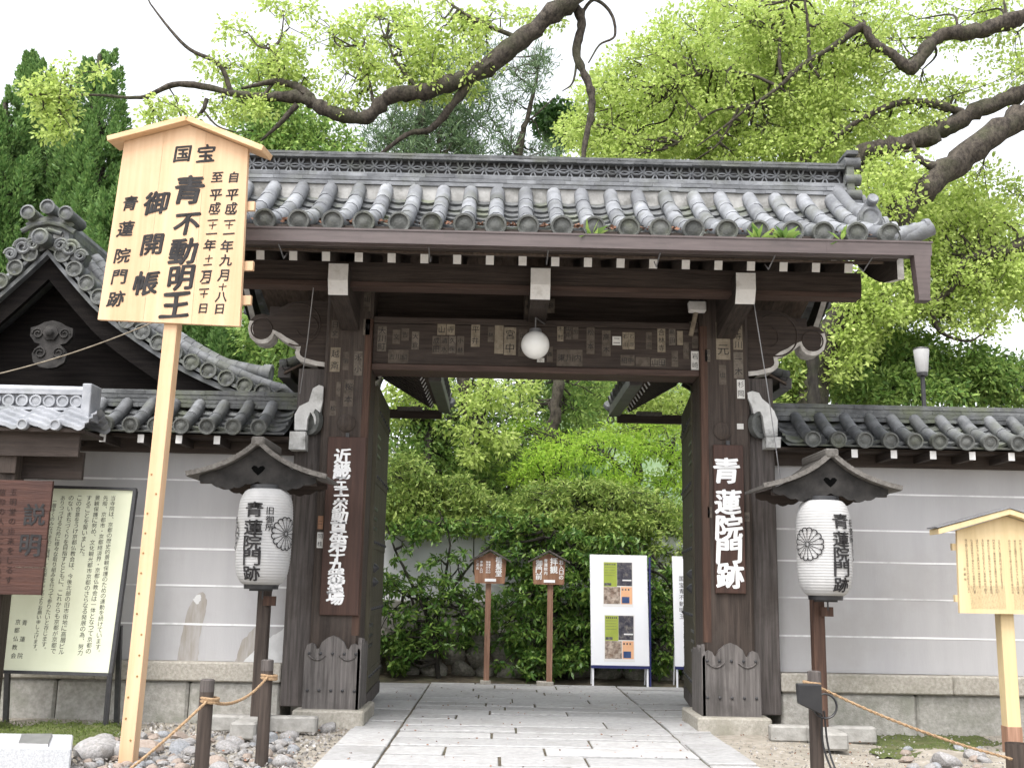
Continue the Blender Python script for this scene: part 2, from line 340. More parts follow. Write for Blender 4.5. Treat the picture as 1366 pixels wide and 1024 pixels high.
# ---------------------------------------------------------------- tiled roofs
def tile_slope(mb, prof, base, e, o, cols, r, discs=True, rows=None, span=None, pan_drop=.035, bed=.08, cm=0, dm=2):
    '''hongawara slope. prof: (out, z) from ridge to eave; base point, e along ridge, o outwards (unit).
    cols: positions of the round cover columns along e. span: (lo, hi) of the pan field'''
    base, e, o = v3(base), v3(e), v3(o); up = np.array((0, 0, 1.))
    pr = [np.array(q, float) for q in curve(prof, 6)]
    L = np.concatenate([[0], np.cumsum([np.linalg.norm(pr[i+1]-pr[i]) for i in range(len(pr)-1)])]); T = L[-1]
    def at(l): return np.array([np.interp(l, L, [q[k] for q in pr]) for k in (0, 1)])
    def pos(a, l, h=0):
        q = at(l); d = at(min(l+.02, T))-at(max(l-.02, 0)); d = d/np.linalg.norm(d)
        return base+e*a+o*(q[0]-d[1]*h)+up*(q[1]+d[0]*h)
    seg = max(2, int(round(T/(r*4.8))))
    for a in cols:
        a += random.uniform(-.014, .014)
        for i in range(seg):
            l0, l1 = T*i/seg, T*(i+1)/seg+.012
            js = random.uniform(-.006, .006)
            ring = [pos(a+js, l0, r*.45), pos(a+js, (l0+l1)/2, r*.47), pos(a+js, l1, r*.5)]
            mb.tube(ring, [r*.95, r*.975, r*1.0], 10, cm, caps=True)
        if discs:
            c = pos(a, T, r*.42); ax = unit(pos(a, T)-pos(a, T-.03)); ax = unit(ax*.55+o*.6)
            R1 = r*1.26
            mb.lathe(c, ax, [(-.05, R1*.95), (.035, R1), (.045, R1*.97), (.045, R1*.80), (.022, R1*.74), (.022, R1*.5), (.03, R1*.40), (.032, .001)], 18, dm)
    lo, hi = span
    edges = [lo]+list(cols)+[hi]
    K = rows or max(4, int(T/.13))
    for i in range(len(edges)-1):
        a0, a1 = edges[i], edges[i+1]; wd = a1-a0
        if wd < .06: continue
        for k in range(K):
            l0, l1 = T*k/K, T*(k+1)/K+.03; jt = random.uniform(-.005, .005)
            R_ = [[], [], []]
            for t in np.linspace(0, 1, 7):
                sag = -.22*wd*(1-(2*t-1)**2)*.8
                a = a0+wd*t
                R_[0].append(pos(a, l0, sag+.0)); R_[1].append(pos(a, l1, sag+pan_drop+jt)); R_[2].append(pos(a, l1, sag+.0+jt))
            mb.grid(R_, 1)
    # bed below the pans
    n = 14
    A = [pos(lo, T*i/n, -bed) for i in range(n+1)]; B = [pos(hi, T*i/n, -bed) for i in range(n+1)]
    mb.grid([A, B], 1)
    mb.grid([[A[-1], B[-1]], [pos(lo, T, -.03), pos(hi, T, -.03)]], 1)
    return pos, T

def noshi(mb, p0, p1, half, z0, z1, n, m=1, lip=.02):
    'stacked flat ridge courses between p0 and p1 (points on the ridge axis)'
    p0, p1 = v3(p0), v3(p1); d = unit(p1-p0); sx = np.cross(d, (0, 0, 1.)); L = np.linalg.norm(p1-p0)
    h = (z1-z0)/n
    for k in range(n):
        wl = half-.012*k+random.uniform(-.004, .004)
        a = -random.uniform(0, .3)
        while a < L:
            b = min(a+.36, L); s_ = max(a, 0)+.003
            if b-s_ > .03:
                dz = random.uniform(-.004, .004); c = (s_+b)/2
                A, B = p0+d*s_, p0+d*b; zz = z0+h*k+dz
                V = []
                for z, wd in ((zz, wl), (zz+h*.72, wl+.004)):
                    V += [(*(A-sx*wd)[:2], A[2]+z), (*(B-sx*wd)[:2], B[2]+z), (*(B+sx*wd)[:2], B[2]+z), (*(A+sx*wd)[:2], A[2]+z)]
                mb.hexa(V, m)
            a = b
        # recessed bed between courses
        A, B = p0, p1; zz = z0+h*k
        V = []
        for z in (zz+.001, zz+h*.999):
            wd = wl-lip
            V += [(*(A-sx*wd)[:2], A[2]+z), (*(B-sx*wd)[:2], B[2]+z), (*(B+sx*wd)[:2], B[2]+z), (*(A+sx*wd)[:2], A[2]+z)]
        mb.hexa(V, m)

# ---------------------------------------------------------------- foliage
def leaves(C, D, size, wr=.45):
    'C centres, D directions, size array -> vertices of folded rhombic leaves'
    n = len(C); D = D/np.linalg.norm(D, axis=1, keepdims=True)
    a = rng.normal(size=(n, 3)); s_ = np.cross(D, a); s_ /= np.linalg.norm(s_, axis=1, keepdims=True); u = np.cross(D, s_)
    size = np.asarray(size)[:, None]; fold = rng.uniform(.02, .2, (n, 1))
    V = np.empty((n, 4, 3), np.float32)
    V[:, 0] = C-D*size*.5
    V[:, 1] = C-D*size*.03+s_*size*wr*.5+u*size*fold
    V[:, 2] = C+D*size*.5
    V[:, 3] = C-D*size*.03-s_*size*wr*.5+u*size*fold
    return V.reshape(-1, 3), np.arange(n*4).reshape(-1, 4)
def ell_pts(c, rad, n, hollow=0.0):
    v = rng.normal(size=(n, 3)); v /= np.linalg.norm(v, axis=1, keepdims=True)
    r = rng.uniform(hollow, 1, (n, 1))**(1/2.2)
    return np.asarray(c)+v*r*np.asarray(rad)
def tufts(T, n, rad, size, droop=.5, spread=1.0, wr=.42, up=0.0):
    'n leaves round every tuft point, radiating and drooping'
    T = np.asarray(T, float); k = len(T)
    rad = np.broadcast_to(np.asarray(rad, float), (k,))
    c = np.repeat(T, n, 0); rr = np.repeat(rad, n)[:, None]
    v = rng.normal(size=(k*n, 3)); v /= np.linalg.norm(v, axis=1, keepdims=True)
    off = v*rr*(rng.random((k*n, 1))**.6)*np.array((1, 1, .75))
    d = v*spread+np.array((0, 0, -droop+up))+rng.normal(size=v.shape)*.35
    sz = size*rng.uniform(.6, 1.25, k*n)
    return leaves(c+off, d, sz, wr)
def in_ellipses(ells):
    'tuft points from (px, py, rx, ry, Y0, Y1, n) in the photograph'
    out = []
    for px, py, rx, ry, Y0, Y1, n in ells:
        for _ in range(n):
            a = random.random()*2*math.pi; r = math.sqrt(random.random())
            out.append(P(px+rx*r*math.cos(a), py+ry*r*math.sin(a), random.uniform(Y0, Y1)))
    return np.array(out)
def wob(pts, amp, n=7):
    c = curve(pts, n); out = []
    for i, q in enumerate(c):
        out.append(q if i in (0, len(c)-1) else q+np.append(rng.normal(size=3)*amp*q[3], 0) if len(q) == 4 else q)
    return out
def limb(mb, pts, n=8, amp=.22, m=0):
    'pts: (x, y, z, r)'
    c = wob(pts, amp); b = len(mb.v)
    mb.tube([q[:3] for q in c], [max(q[3]*(1+.12*rng.normal()*(q[3] > .05)), .004) for q in c], n, m)
    for i, q in enumerate(c):                 # furrowed, knotted bark
        if q[3] > .04:
            for j in range(n):
                k = b+i*n+j; v = np.array(mb.v[k]); o = v-q[:3]; mb.v[k] = tuple(q[:3]+o*(1+.09*rng.normal()))
    return c
def twigs(mb, T, limbpts, per=6, r0=.028, r1=.009, maxd=4.0):
    'groups of tufts joined to the nearest limb by thin forking twigs'
    T = np.asarray(T); LP = np.asarray([q[:3] for q in limbpts]); left = list(range(len(T))); random.shuffle(left)
    used = np.zeros(len(T), bool)
    for i in left:
        if used[i]: continue
        d = np.linalg.norm(T-T[i], axis=1); d[used] = 9e9; g = np.argsort(d)[:per]; g = [j for j in g if d[j] < 1.6]
        used[g] = True
        c = T[g].mean(0); dl = np.linalg.norm(LP-c, axis=1); k = dl.argmin()
        if dl[k] > maxd: continue
        a = LP[k]; fork = a+(c-a)*.7+np.array((0, 0, .08))
        mid = a+(c-a)*.35+rng.normal(size=3)*.10*min(dl[k], 1.5)
        mb.tube([q for q in curve([a, mid, fork], 4)], list(np.linspace(r0, r1*1.3, 9)), 5)
        for j in g:
            m_ = fork+(T[j]-fork)*.5+rng.normal(size=3)*.05
            mb.tube(curve([fork, m_, T[j]], 3), list(np.linspace(r1, .004, 7)), 4, caps=False)
# ================================================================ SETTING
g = MB(); N_ = 60
xs = np.concatenate([[-900, -300, -90, -40], np.linspace(-14, 14, 85), [40, 90, 300, 900]])
ys = np.concatenate([[-300, -90, -30], np.linspace(-14, 12, 79), [30, 90, 300, 1200]])
def gz(x, y):
    inside = abs(x) < 15 and -15 < y < 13
    z = -.035
    if inside and not (abs(x) < 2.2 and y < 5.2) and y < .3:
        z += .03*math.sin(x*1.9+y*.7)*math.sin(y*2.3-x*.4) + .02*math.sin(x*5.1)*math.sin(y*4.3)
        z -= .02
    return z
g.grid([[(x, y, gz(x, y)) for x in xs] for y in ys])
tag(g.build('ground', 'soil', None, 60), kind='structure')

# paving of long granite slabs
g = MB()
def slab(x0, x1, y0, y1):
    z1 = random.uniform(-.008, .008); gp = .012; gy = .032
    j = lambda: random.uniform(-.004, .004)
    a = [(x0+gp+j(), y0+gy+j()), (x1-gp+j(), y0+gy+j()), (x1-gp+j(), y1-gy+j()), (x0+gp+j(), y1-gy+j())]
    t = random.uniform(-.005, .005)
    g.hexa([(x, y, -.09) for x, y in a]+[(x, y, z1+(t if k in (0, 1) else -t)) for k, (x, y) in enumerate(a)])
y = -12.5
while y < 5.0:
    d = random.uniform(.42, .62)
    d = min(d, 5.05-y) if 5.05-y > .2 else 5.05-y
    b = [-1.45, 1.5]
    k = random.choice([1, 1, 2, 2]) ; cuts = sorted(random.uniform(-.9, .95) for _ in range(k))
    if k == 2 and cuts[1]-cuts[0] < .6: cuts = [cuts[0]-.25, cuts[0]+.7]
    e = [b[0]]+cuts+[b[1]]
    for i in range(len(e)-1): slab(e[i], e[i+1], y, y+d)
    y += d
for x0, x1 in ((-1.97, -1.45), (1.5, 1.97)):
    y = -12.5
    while y < .55:
        d = random.uniform(.75, 1.25); slab(x0, x1, y, min(y+d, .6)); y += d
    y = .6
    while y < 5.0:
        d = random.uniform(.5, 1.0); slab(x0-.6*(x0 < 0), x1+.6*(x1 > 0), y, min(y+d, 5.05)); y += d
for x0, x1 in ((-6, -2.57), (2.57, 6)):
    y = 2.6
    while y < 5.0:
        d = random.uniform(.4, .6); xx = x0
        while xx < x1-.1:
            q = min(xx+random.uniform(.8, 1.3), x1); slab(xx, q, y, min(y+d, 5.05)); xx = q
        y += d
tag(g.build('stone_path', 'slab', None, 30, bevel=.010), kind='structure')
g = MB(); g.box(-1.96, 1.96, -12.4, 5.04, -.03, -.016); g.box(-5.9, -1.961, 2.65, 5.04, -.03, -.016); g.box(1.961, 5.9, 2.65, 5.04, -.03, -.016); g.box(-2.5, -1.961, .65, 2.649, -.03, -.016); g.box(1.961, 2.5, .65, 2.649, -.03, -.016); tag(g.build('path_bedding', 'soil_dark', None, 0), kind='structure')

# distant wooded hill seen on the far right
g = MB(); rows = []
for i in range(40):
    x = 20+i*22; rows.append([(x, 420+60*math.sin(i*.7), -5)] + [(x, 420+j*32+20*math.sin(i*.5), 12+1.7*(60+36*math.sin(i*.33+1)+15*math.sin(i*.9)+6*math.sin(i*2.3+j))*(1-(1-j/8)**2)) for j in range(9)])
g.grid(rows); tag(g.build('hill', 'hill', None, 60), kind='structure')

# ================================================================ GATE
GT = thing('temple_gate', (0, .25, 0), 'large dark timber temple gate with grey tiled roof spanning the stone path', 'gate')
XL0, XL1, XR0, XR1 = -2.54, -1.985, 1.945, 2.53
slipdata = {}
def pillar(x0, x1):
    m = MB(); c = .035
    pts = [(x0+c, 0), (x1-c, 0), (x1, c), (x1, .55-c), (x1-c, .55), (x0+c, .55), (x0, .55-c), (x0, c)]
    m.prism([(x, y, .15) for x, y in pts], (0, 0, 5.05))
    o = m.build('pillar', 'wood_dark_v', GT, 20)
    xi, sgn = (x1, 1) if x0 < 0 else (x0, -1)     # rubbed reddish corner towards the opening
    r = MB(); r.prism([(xi-sgn*.085, -.004, .95), (xi-sgn*.004, -.004, .95), (xi+sgn*.004, .05, .95), (xi-sgn*.085, .05, .95)], (0, 0, 3.7))
    r.build('corner_strip', 'wood_red_v', o, 20)
    b = MB(); cx = (x0+x1)/2; 
    b.lathe((cx+(.02 if x0 < 0 else -.04), 0, 3.38), (0, -1, 0), [(0, .105), (.02, .105), (.035, .085), (.05, .055), (.06, .02), (.062, .001)], 18)
    b.build('boss', 'wood_dark_v', o, 40)
    # carved base cladding
    q = MB(); w = (x1-x0)/2+.035
    prof = [(-1, 0), (-1, .62), (-.93, .69), (-.78, .715), (-.66, .70), (-.58, .65), (-.5, .655), (-.4, .725), (-.2, .775), (0, .80), (.2, .775), (.4, .725), (.5, .655), (.58, .65), (.66, .70), (.78, .715), (.93, .69), (1, .62), (1, 0)]
    q.prism([(cx+u*w, -.06, .15+z) for u, z in prof], (0, .06, 0))
    xs_ = x1 if x0 < 0 else x0; s_ = 1 if x0 < 0 else -1
    q.prism([(xs_+s_*.004, -.06+.62*t, .15+z) for t, z in [(0, 0), (0, .66), (.06, .78), (.14, .72), (.25, .69), (.45, .76), (.65, .69), (.85, .72), (1, .66), (1, 0)]], (s_*.04, 0, 0))
    cl = q.build('base_cladding', 'wood_worn', o, 25, bevel=.006)
    k = MB()
    for zz in (.20, .60):
        for i in range(5):
            k.lathe((cx+(i-2)*w*.42, -.06, .15+zz), (0, -1, 0), [(0, .018), (.014, .016), (.02, .006)], 8)
    k.build('nails', 'metal_dark', o, 40)
    for s2 in (-1, 1):
        k = MB()
        k.tube([(cx+s2*w*.55+u*w*.3, -.066, .15+.53+.05*u*u) for u in np.linspace(-1, 1, 9)], .010, 6)
        k.build('carved_curl', 'wood_worn', o, 60)
    p = MB(); p.box(x0-.12, x1+.12, -.2, .85, -.1, .15)
    p.build('plinth', 'granite_old', GT, 30, bevel=.02)
    return o
PL, PR = pillar(XL0, XL1), pillar(XR0, XR1)
# side boards between pillar and wall
for x0, x1 in ((-2.86, -2.545), (2.535, 2.84)):
    m = MB(); m.box(x0, x1, .12, .42, .15, 4.05); m.build('side_post', 'wood_grey', GT, 20, bevel=.01)
# lintel
m = MB(); m.box(XL1+.002, XR0-.002, .07, .42, 4.118, 4.62); LT = m.build('lintel', 'wood_dark_x', GT, 20, bevel=.01)
m = MB(); m.box(XL1+.003, XR0-.003, .03, .46, 4.04, 4.115); m.build('lintel_strip', 'wood_red_x', LT, 20, bevel=.008)
m = MB(); m.box(XL1+.003, XR0-.003, .05, .44, 4.622, 4.70); m.build('lintel_strip', 'wood_dark_x', LT, 20, bevel=.008)
# timber above the lintel
m = MB(); m.box(-.17, .12, .1, .4, 4.702, 5.3); m.build('centre_strut', 'wood_dark_v', GT, 20)
m = MB(); m.box(-2.5, 2.5, .5, .58, 4.702, 5.9); m.build('back_panel', 'wood_dark_x', GT, 20)
for x in (-2.25, 0, 2.25):
    xx = x-.02 if x == 0 else x
    m = MB(); hw = .105
    prof = [(.5, 4.5), (-.05, 4.5), (-.5, 4.58), (-.85, 4.63), (-1.03, 4.66), (-1.11, 4.80), (-1.11, 4.985), (.5, 4.985)]
    if x == 0: prof = [(.5, 4.66), (-.6, 4.66)]+prof[3:]
    m.prism([(xx-hw, y, z) for y, z in prof], (2*hw, 0, 0))
    a = m.build('bracket_arm', 'wood_dark_y', GT, 20)
    q = MB(); e = .003; hw += .004
    q.grid([[(xx-hw, -1.03-.01, 4.65), (xx+hw, -1.03-.01, 4.65)], [(xx-hw, -1.11-e, 4.80), (xx+hw, -1.11-e, 4.80)], [(xx-hw, -1.11-e, 4.988), (xx+hw, -1.11-e, 4.988)]])
    q.build('painted_end', 'paint_white', a, 20)
# purlin + struts
m = MB(); m.box(-3.5, 3.62, -.86, -.68, 4.86, 5.09); m.build('purlin', 'wood_dark_x', GT, 20)
m = MB(); m.box(-3.49, 3.61, -.875, -.665, 4.80, 4.858); m.build('purlin_strip', 'wood_red_x', GT, 20)
m = MB(); m.box(-3.5, 3.6, 1.2, 1.38, 4.86, 5.09); m.build('purlin', 'wood_dark_x', GT, 20)
for x in (-2.25, 2.24):
    m = MB(); m.prism([(x-.05, -.6, 5.0), (x-.05, .25, 5.0), (x-.05, 1.1, 5.0), (x-.05, .25, 5.95)], (.1, 0, 0)); m.build('gable_light_block', 'wood_dark_v', GT, 20)  # panels added to stop light leaking in at the gable ends
# rafters with white painted ends
def rafter_z(y): return 4.945+.30*(y+1.5) if y < .25 else 4.945+.30*(1.75+.25-y)
xr = np.linspace(-3.372, 3.262, 20)
for x in xr:
    m = MB(); m.bar((x, -1.5, rafter_z(-1.5)), (x, .25, rafter_z(.2499)), .082, .095)
    r = m.build('rafter', 'wood_dark_y', GT, 20)
    q = MB(); q.bar((x, -1.506, rafter_z(-1.506)), (x, -1.501, rafter_z(-1.501)), .085, .098); q.build('rafter_end', 'paint_white', r, 20)
for s0, s1 in (((-1.62), .245), (.255, 2.12)):
    m = MB()
    for i in range(48):
        x = -3.6+i*.15; m.hexa([(x, s0, rafter_z(s0)+.055), (x+.147, s0, rafter_z(s0)+.055), (x+.147, s1, rafter_z(s1)+.055), (x, s1, rafter_z(s1)+.055), (x, s0, rafter_z(s0)+.08), (x+.147, s0, rafter_z(s0)+.08), (x+.147, s1, rafter_z(s1)+.08), (x, s1, rafter_z(s1)+.08)])
    m.build('ceiling_boards', 'wood_board', GT, 20)
m = MB(); m.box(-3.7, 3.72, -1.72, -1.63, 4.99, 5.22); m.build('eaves_board', 'wood_dark_x', GT, 20)
# carved cloud brackets (outline read from the right hand one)
px_out = [(275, 225), (330, 222), (380, 224), (430, 236), (465, 258), (482, 284), (500, 292), (530, 283), (560, 290), (582, 312), (589, 342), (580, 378), (560, 396), (535, 402), (510, 396), (492, 380), (486, 360), (470, 372), (445, 388), (415, 402), (396, 412), (402, 430), (396, 450), (378, 464), (345, 472), (318, 478), (275, 482)]
out_r = [P(906+a/2.967, 340+b/2.967, .1) for a, b in px_out]
dx_ = 2.535-out_r[0][0]
for s in (1, -1):
    pts = [(s*(q[0]+dx_), .07, q[2]) for q in out_r]
    pts = [tuple(q) for q in pts]
    n = len(pts); ms = [1 if 9 <= i <= 24 else 0 for i in range(n)]
    m = MB(); m.prism(pts, (0, .26, 0), 0, ms)
    o = m.build('carved_bracket', ['wood_dark_x', 'edge_white'], GT, 25)
    q = MB(); low = [np.array((p_[0], p_[2])) for p_ in pts[9:27]]; inn = []
    for i, p_ in enumerate(low):
        t_ = unit(low[min(i+1, len(low)-1)]-low[max(i-1, 0)]); nn_ = np.array((-t_[1], t_[0]))*s; inn.append(p_-nn_*.055 if True else p_)
    q.grid([[(a_[0], .066, a_[1]) for a_ in low], [(a_[0], .066, a_[1]) for a_ in inn]])
    q.build('painted_edge', 'edge_white', o, 0, recalc=False)
    q = MB()
    c1 = P(906+535/2.967, 340+342/2.967, .1); c2 = P(906+390/2.967, 340+320/2.967, .1)
    q.ring((s*(c1[0]+dx_), .068, c1[2]), (0, 1, 0), .125, .009, 24, 5)
    q.ring((s*(c2[0]+dx_), .068, c2[2]), (0, 1, 0), .26, .010, 24, 5, a0=-2.2, a1=2.0)
    q.ring((s*(c2[0]+dx_-.1), .068, c2[2]-.02), (0, 1, 0), .13, .010, 24, 5, a0=-1.2, a1=2.8)
    q.build('carved_groove', 'wood_dark_x', o, 60)
    # beam end carrying the bracket
    # bargeboard following the gable
    b = MB(); A = [(-1.62, 5.06), (-1.1, 5.18), (-.5, 5.52), (.0, 5.98), (.25, 6.2), (.5, 5.98), (1.0, 5.52), (1.6, 5.18), (2.12, 5.06)]
    A = curve(A, 4)
    x = s*3.74
    b.grid([[(x, y, z) for y, z in A], [(x, y, z-.26) for y, z in A]], 0)
    b.grid([[(x+s*.07, y, z) for y, z in A], [(x+s*.07, y, z-.26) for y, z in A]], 0)
    b.grid([[(x, y, z-.26) for y, z in A], [(x+s*.07, y, z-.26) for y, z in A]], 1)
    b.prism([(x, A[0][0], A[0][1]), (x, A[0][0], A[0][1]-.26), (x+s*.07, A[0][0], A[0][1]-.26), (x+s*.07, A[0][0], A[0][1])], (0, -.003, 0), 1)
    b.build('bargeboard', ['wood_dark_y', 'edge_white'], GT, 30, recalc=False)
# main roof
cols = list(np.arange(-3.6, 3.61, .3429))
prof = [(.13, 6.265), (.5, 5.955), (1.0, 5.63), (1.5, 5.375), (1.98, 5.195)]
rf = MB(); tile_slope(rf, prof, (0, .2, 0), (1, 0, 0), (0, -1, 0), cols, .094, True, 10, (-3.72, 3.72))
tile_slope(rf, prof, (0, .2, 0), (-1, 0, 0), (0, 1, 0), cols, .083, True, 8, (-3.72, 3.72))
RF = rf.build('tiled_roof', ['tile', 'tile_moss', 'disc'], GT, 40, recalc=False)
# verge tiles: rows of short round tiles lying across the gable edge
pr = curve(prof, 6)
for s in (1, -1):
    vt = MB()
    for o_ in (-1, 1):
        for k in range(8):
            t = k/7; i = int(t*(len(pr)-1)); q = pr[i]
            lift = .10*max(0, t-.7)/.3
            a = (s*3.70, .2+o_*q[0], q[1]+.03); b = (s*4.0, .2+o_*q[0], q[1]+.02+lift)
            vt.tube([a, b], [.075, .08], 10); vt.lathe(b, (s, 0, .15), [(-.02, .098), (.03, .10), (.03, .08), (.015, .07), (.02, .001)], 14)
        vt.grid([[(s*3.66, .2+o_*q[0], q[1]-.02) for q in pr], [(s*3.97, .2+o_*q[0], q[1]-.05) for q in pr]], 1)
        vt.grid([[(s*3.97, .2+o_*q[0], q[1]-.05) for q in pr], [(s*3.97, .2+o_*q[0], q[1]-.15) for q in pr]], 1)
        # upturned corner tile
        c = pr[-1]
        e = curve([(s*3.62, .2+o_*(c[0]-.05), c[1]+.02), (s*3.85, .2+o_*c[0], c[1]+.03), (s*4.05, .2+o_*(c[0]+.02), c[1]+.12)], 5)
        vt.tube(e, list(np.linspace(.075, .088, len(e))), 12)
        # descending ridge with its end ornament
        dr = [(s*3.70, .2+o_*q[0], q[1]+.16) for q in pr[:int(len(pr)*.62)]]
        vt.tube(dr, .085, 10); vt.tube([(p_[0], p_[1], p_[2]-.09) for p_ in dr], .10, 8, 1, squash=.8)
        e = dr[-1]
        vt.lathe((e[0], e[1]+o_*.02, e[2]+.0), (0, o_, 0), [(-.04, .13), (.05, .13), (.06, .10), (.04, .08), (.05, .001)], 16)
        vt.prism([(e[0]-.15, e[1], e[2]-.14), (e[0]+.15, e[1], e[2]-.14), (e[0]+.13, e[1], e[2]+.06), (e[0]+.06, e[1], e[2]+.17), (e[0]-.06, e[1], e[2]+.17), (e[0]-.13, e[1], e[2]+.06)], (0, o_*.05, 0))
        vt.lathe((e[0]+s*.02, e[1]+o_*.06, e[2]+.19), (0, o_, .3), [(-.16, .05), (.06, .065), (.07, .05), (.06, .001)], 12)
    vt.build('verge_tiles', ['tile', 'tile_moss'], GT, 40, recalc=False)
# ridge with pierced ring tiles
rd = MB(); noshi(rd, (-3.80, .2, 0), (3.80, .2, 0), .2, 6.355, 6.53, 3, 0); rd.box(-3.79, 3.79, .03, .37, 6.05, 6.354, 3)
noshi(rd, (-3.80, .2, 0), (3.80, .2, 0), .19, 6.705, 6.79, 2, 1)
rd.box(-3.78, 3.78, .12, .28, 6.53, 6.705, 2)
for x in np.arange(-3.7, 3.75, .36): rd.tube([(x, .13, 6.80), (x, .2, 6.815), (x, .27, 6.80)], .022, 6, 1)
RG = rd.build('ridge', ['tile', 'tile_wall', 'metal_dark', 'mortar'], GT, 35)
lt = MB()
for i, x in enumerate(np.arange(-3.66, 3.7, .152)):
    for yy, sg in ((.100, 1), (.300, -1)):
        lt.ring((x, yy, 6.532), (0, 1, 0), .108, .0125, 12, 5, a0=-math.pi, a1=0)
        lt.ring((x+.0, yy-.012*sg, 6.703), (0, 1, 0), .108, .0125, 12, 5, a0=0, a1=math.pi)
lt.build('ridge_lattice', 'tile', RG, 60)
for s in (1, -1):
    e = MB(); x = s*3.8
    e.prism([(x, -.02, 6.30), (x, .42, 6.30), (x, .42, 6.82), (x, .33, 6.90), (x, .07, 6.90), (x, -.02, 6.82)], (s*.09, 0, 0))
    for z in (6.36, 6.56, 6.78): e.tube([(x-s*.02, .02, z), (x+s*.17, .02, z)], [.07, .075], 12)
    for z in (6.36, 6.78): e.tube([(x-s*.02, .38, z), (x+s*.17, .38, z)], [.07, .075], 12)
    e.box(min(x, x+s*.14), max(x, x+s*.14), -.05, .45, 6.88, 6.93)
    e.build('ridge_end_tile', 'tile_moss', RG, 35)
# rain gutter with hangers and downpipes
m = MB(); y0, y1, z0, z1 = -2.07, -1.95, 4.92, 5.07; xa, xb = -3.97, 3.93
t = .012
m.box(xa, xb, y0, y0+t, z0, z1); m.box(xa, xb, y1-t, y1, z0, z1); m.box(xa, xb, y0+t, y1-t, z0, z0+t)
m.box(xa, xa+t, y0+t, y1-t, z0+t, z1); m.box(xb-t, xb, y0+t, y1-t, z0+t, z1)
m.box(xa-.01, xb+.01, y0-.008, y0, z1-.02, z1)
for x in (-1.9, -.75, .5, 1.7, 2.85): m.box(x, x+.006, y0-.002, y0, z0, z1-.021)
GU = m.build('rain_gutter', 'metal_brown', GT, 20)
for x in (-2.73, -1.2, .02, 1.17, 2.35, 3.35): 
    h = MB(); h.tube([(x, -1.98, 4.915), (x, -1.7, 4.85), (x, -1.56, 4.95)], .007, 5); h.build('gutter_hanger', 'metal_grey', GU, 40)
for s in (1, -1):
    x = s*3.83; m = MB()
    def q4(x, w, d, z): return [(x-w, -2.01-d, z), (x+w, -2.01-d, z), (x+w, -2.01+d, z), (x-w, -2.01+d, z)]
    m.hexa(q4(x, .055, .055, 4.46)+q4(x, .085, .06, 4.919)); m.hexa(q4(x, .062, .062, 4.45)+q4(x, .062, .062, 4.475))
    m.build('downpipe', 'metal_brown', GU, 20)
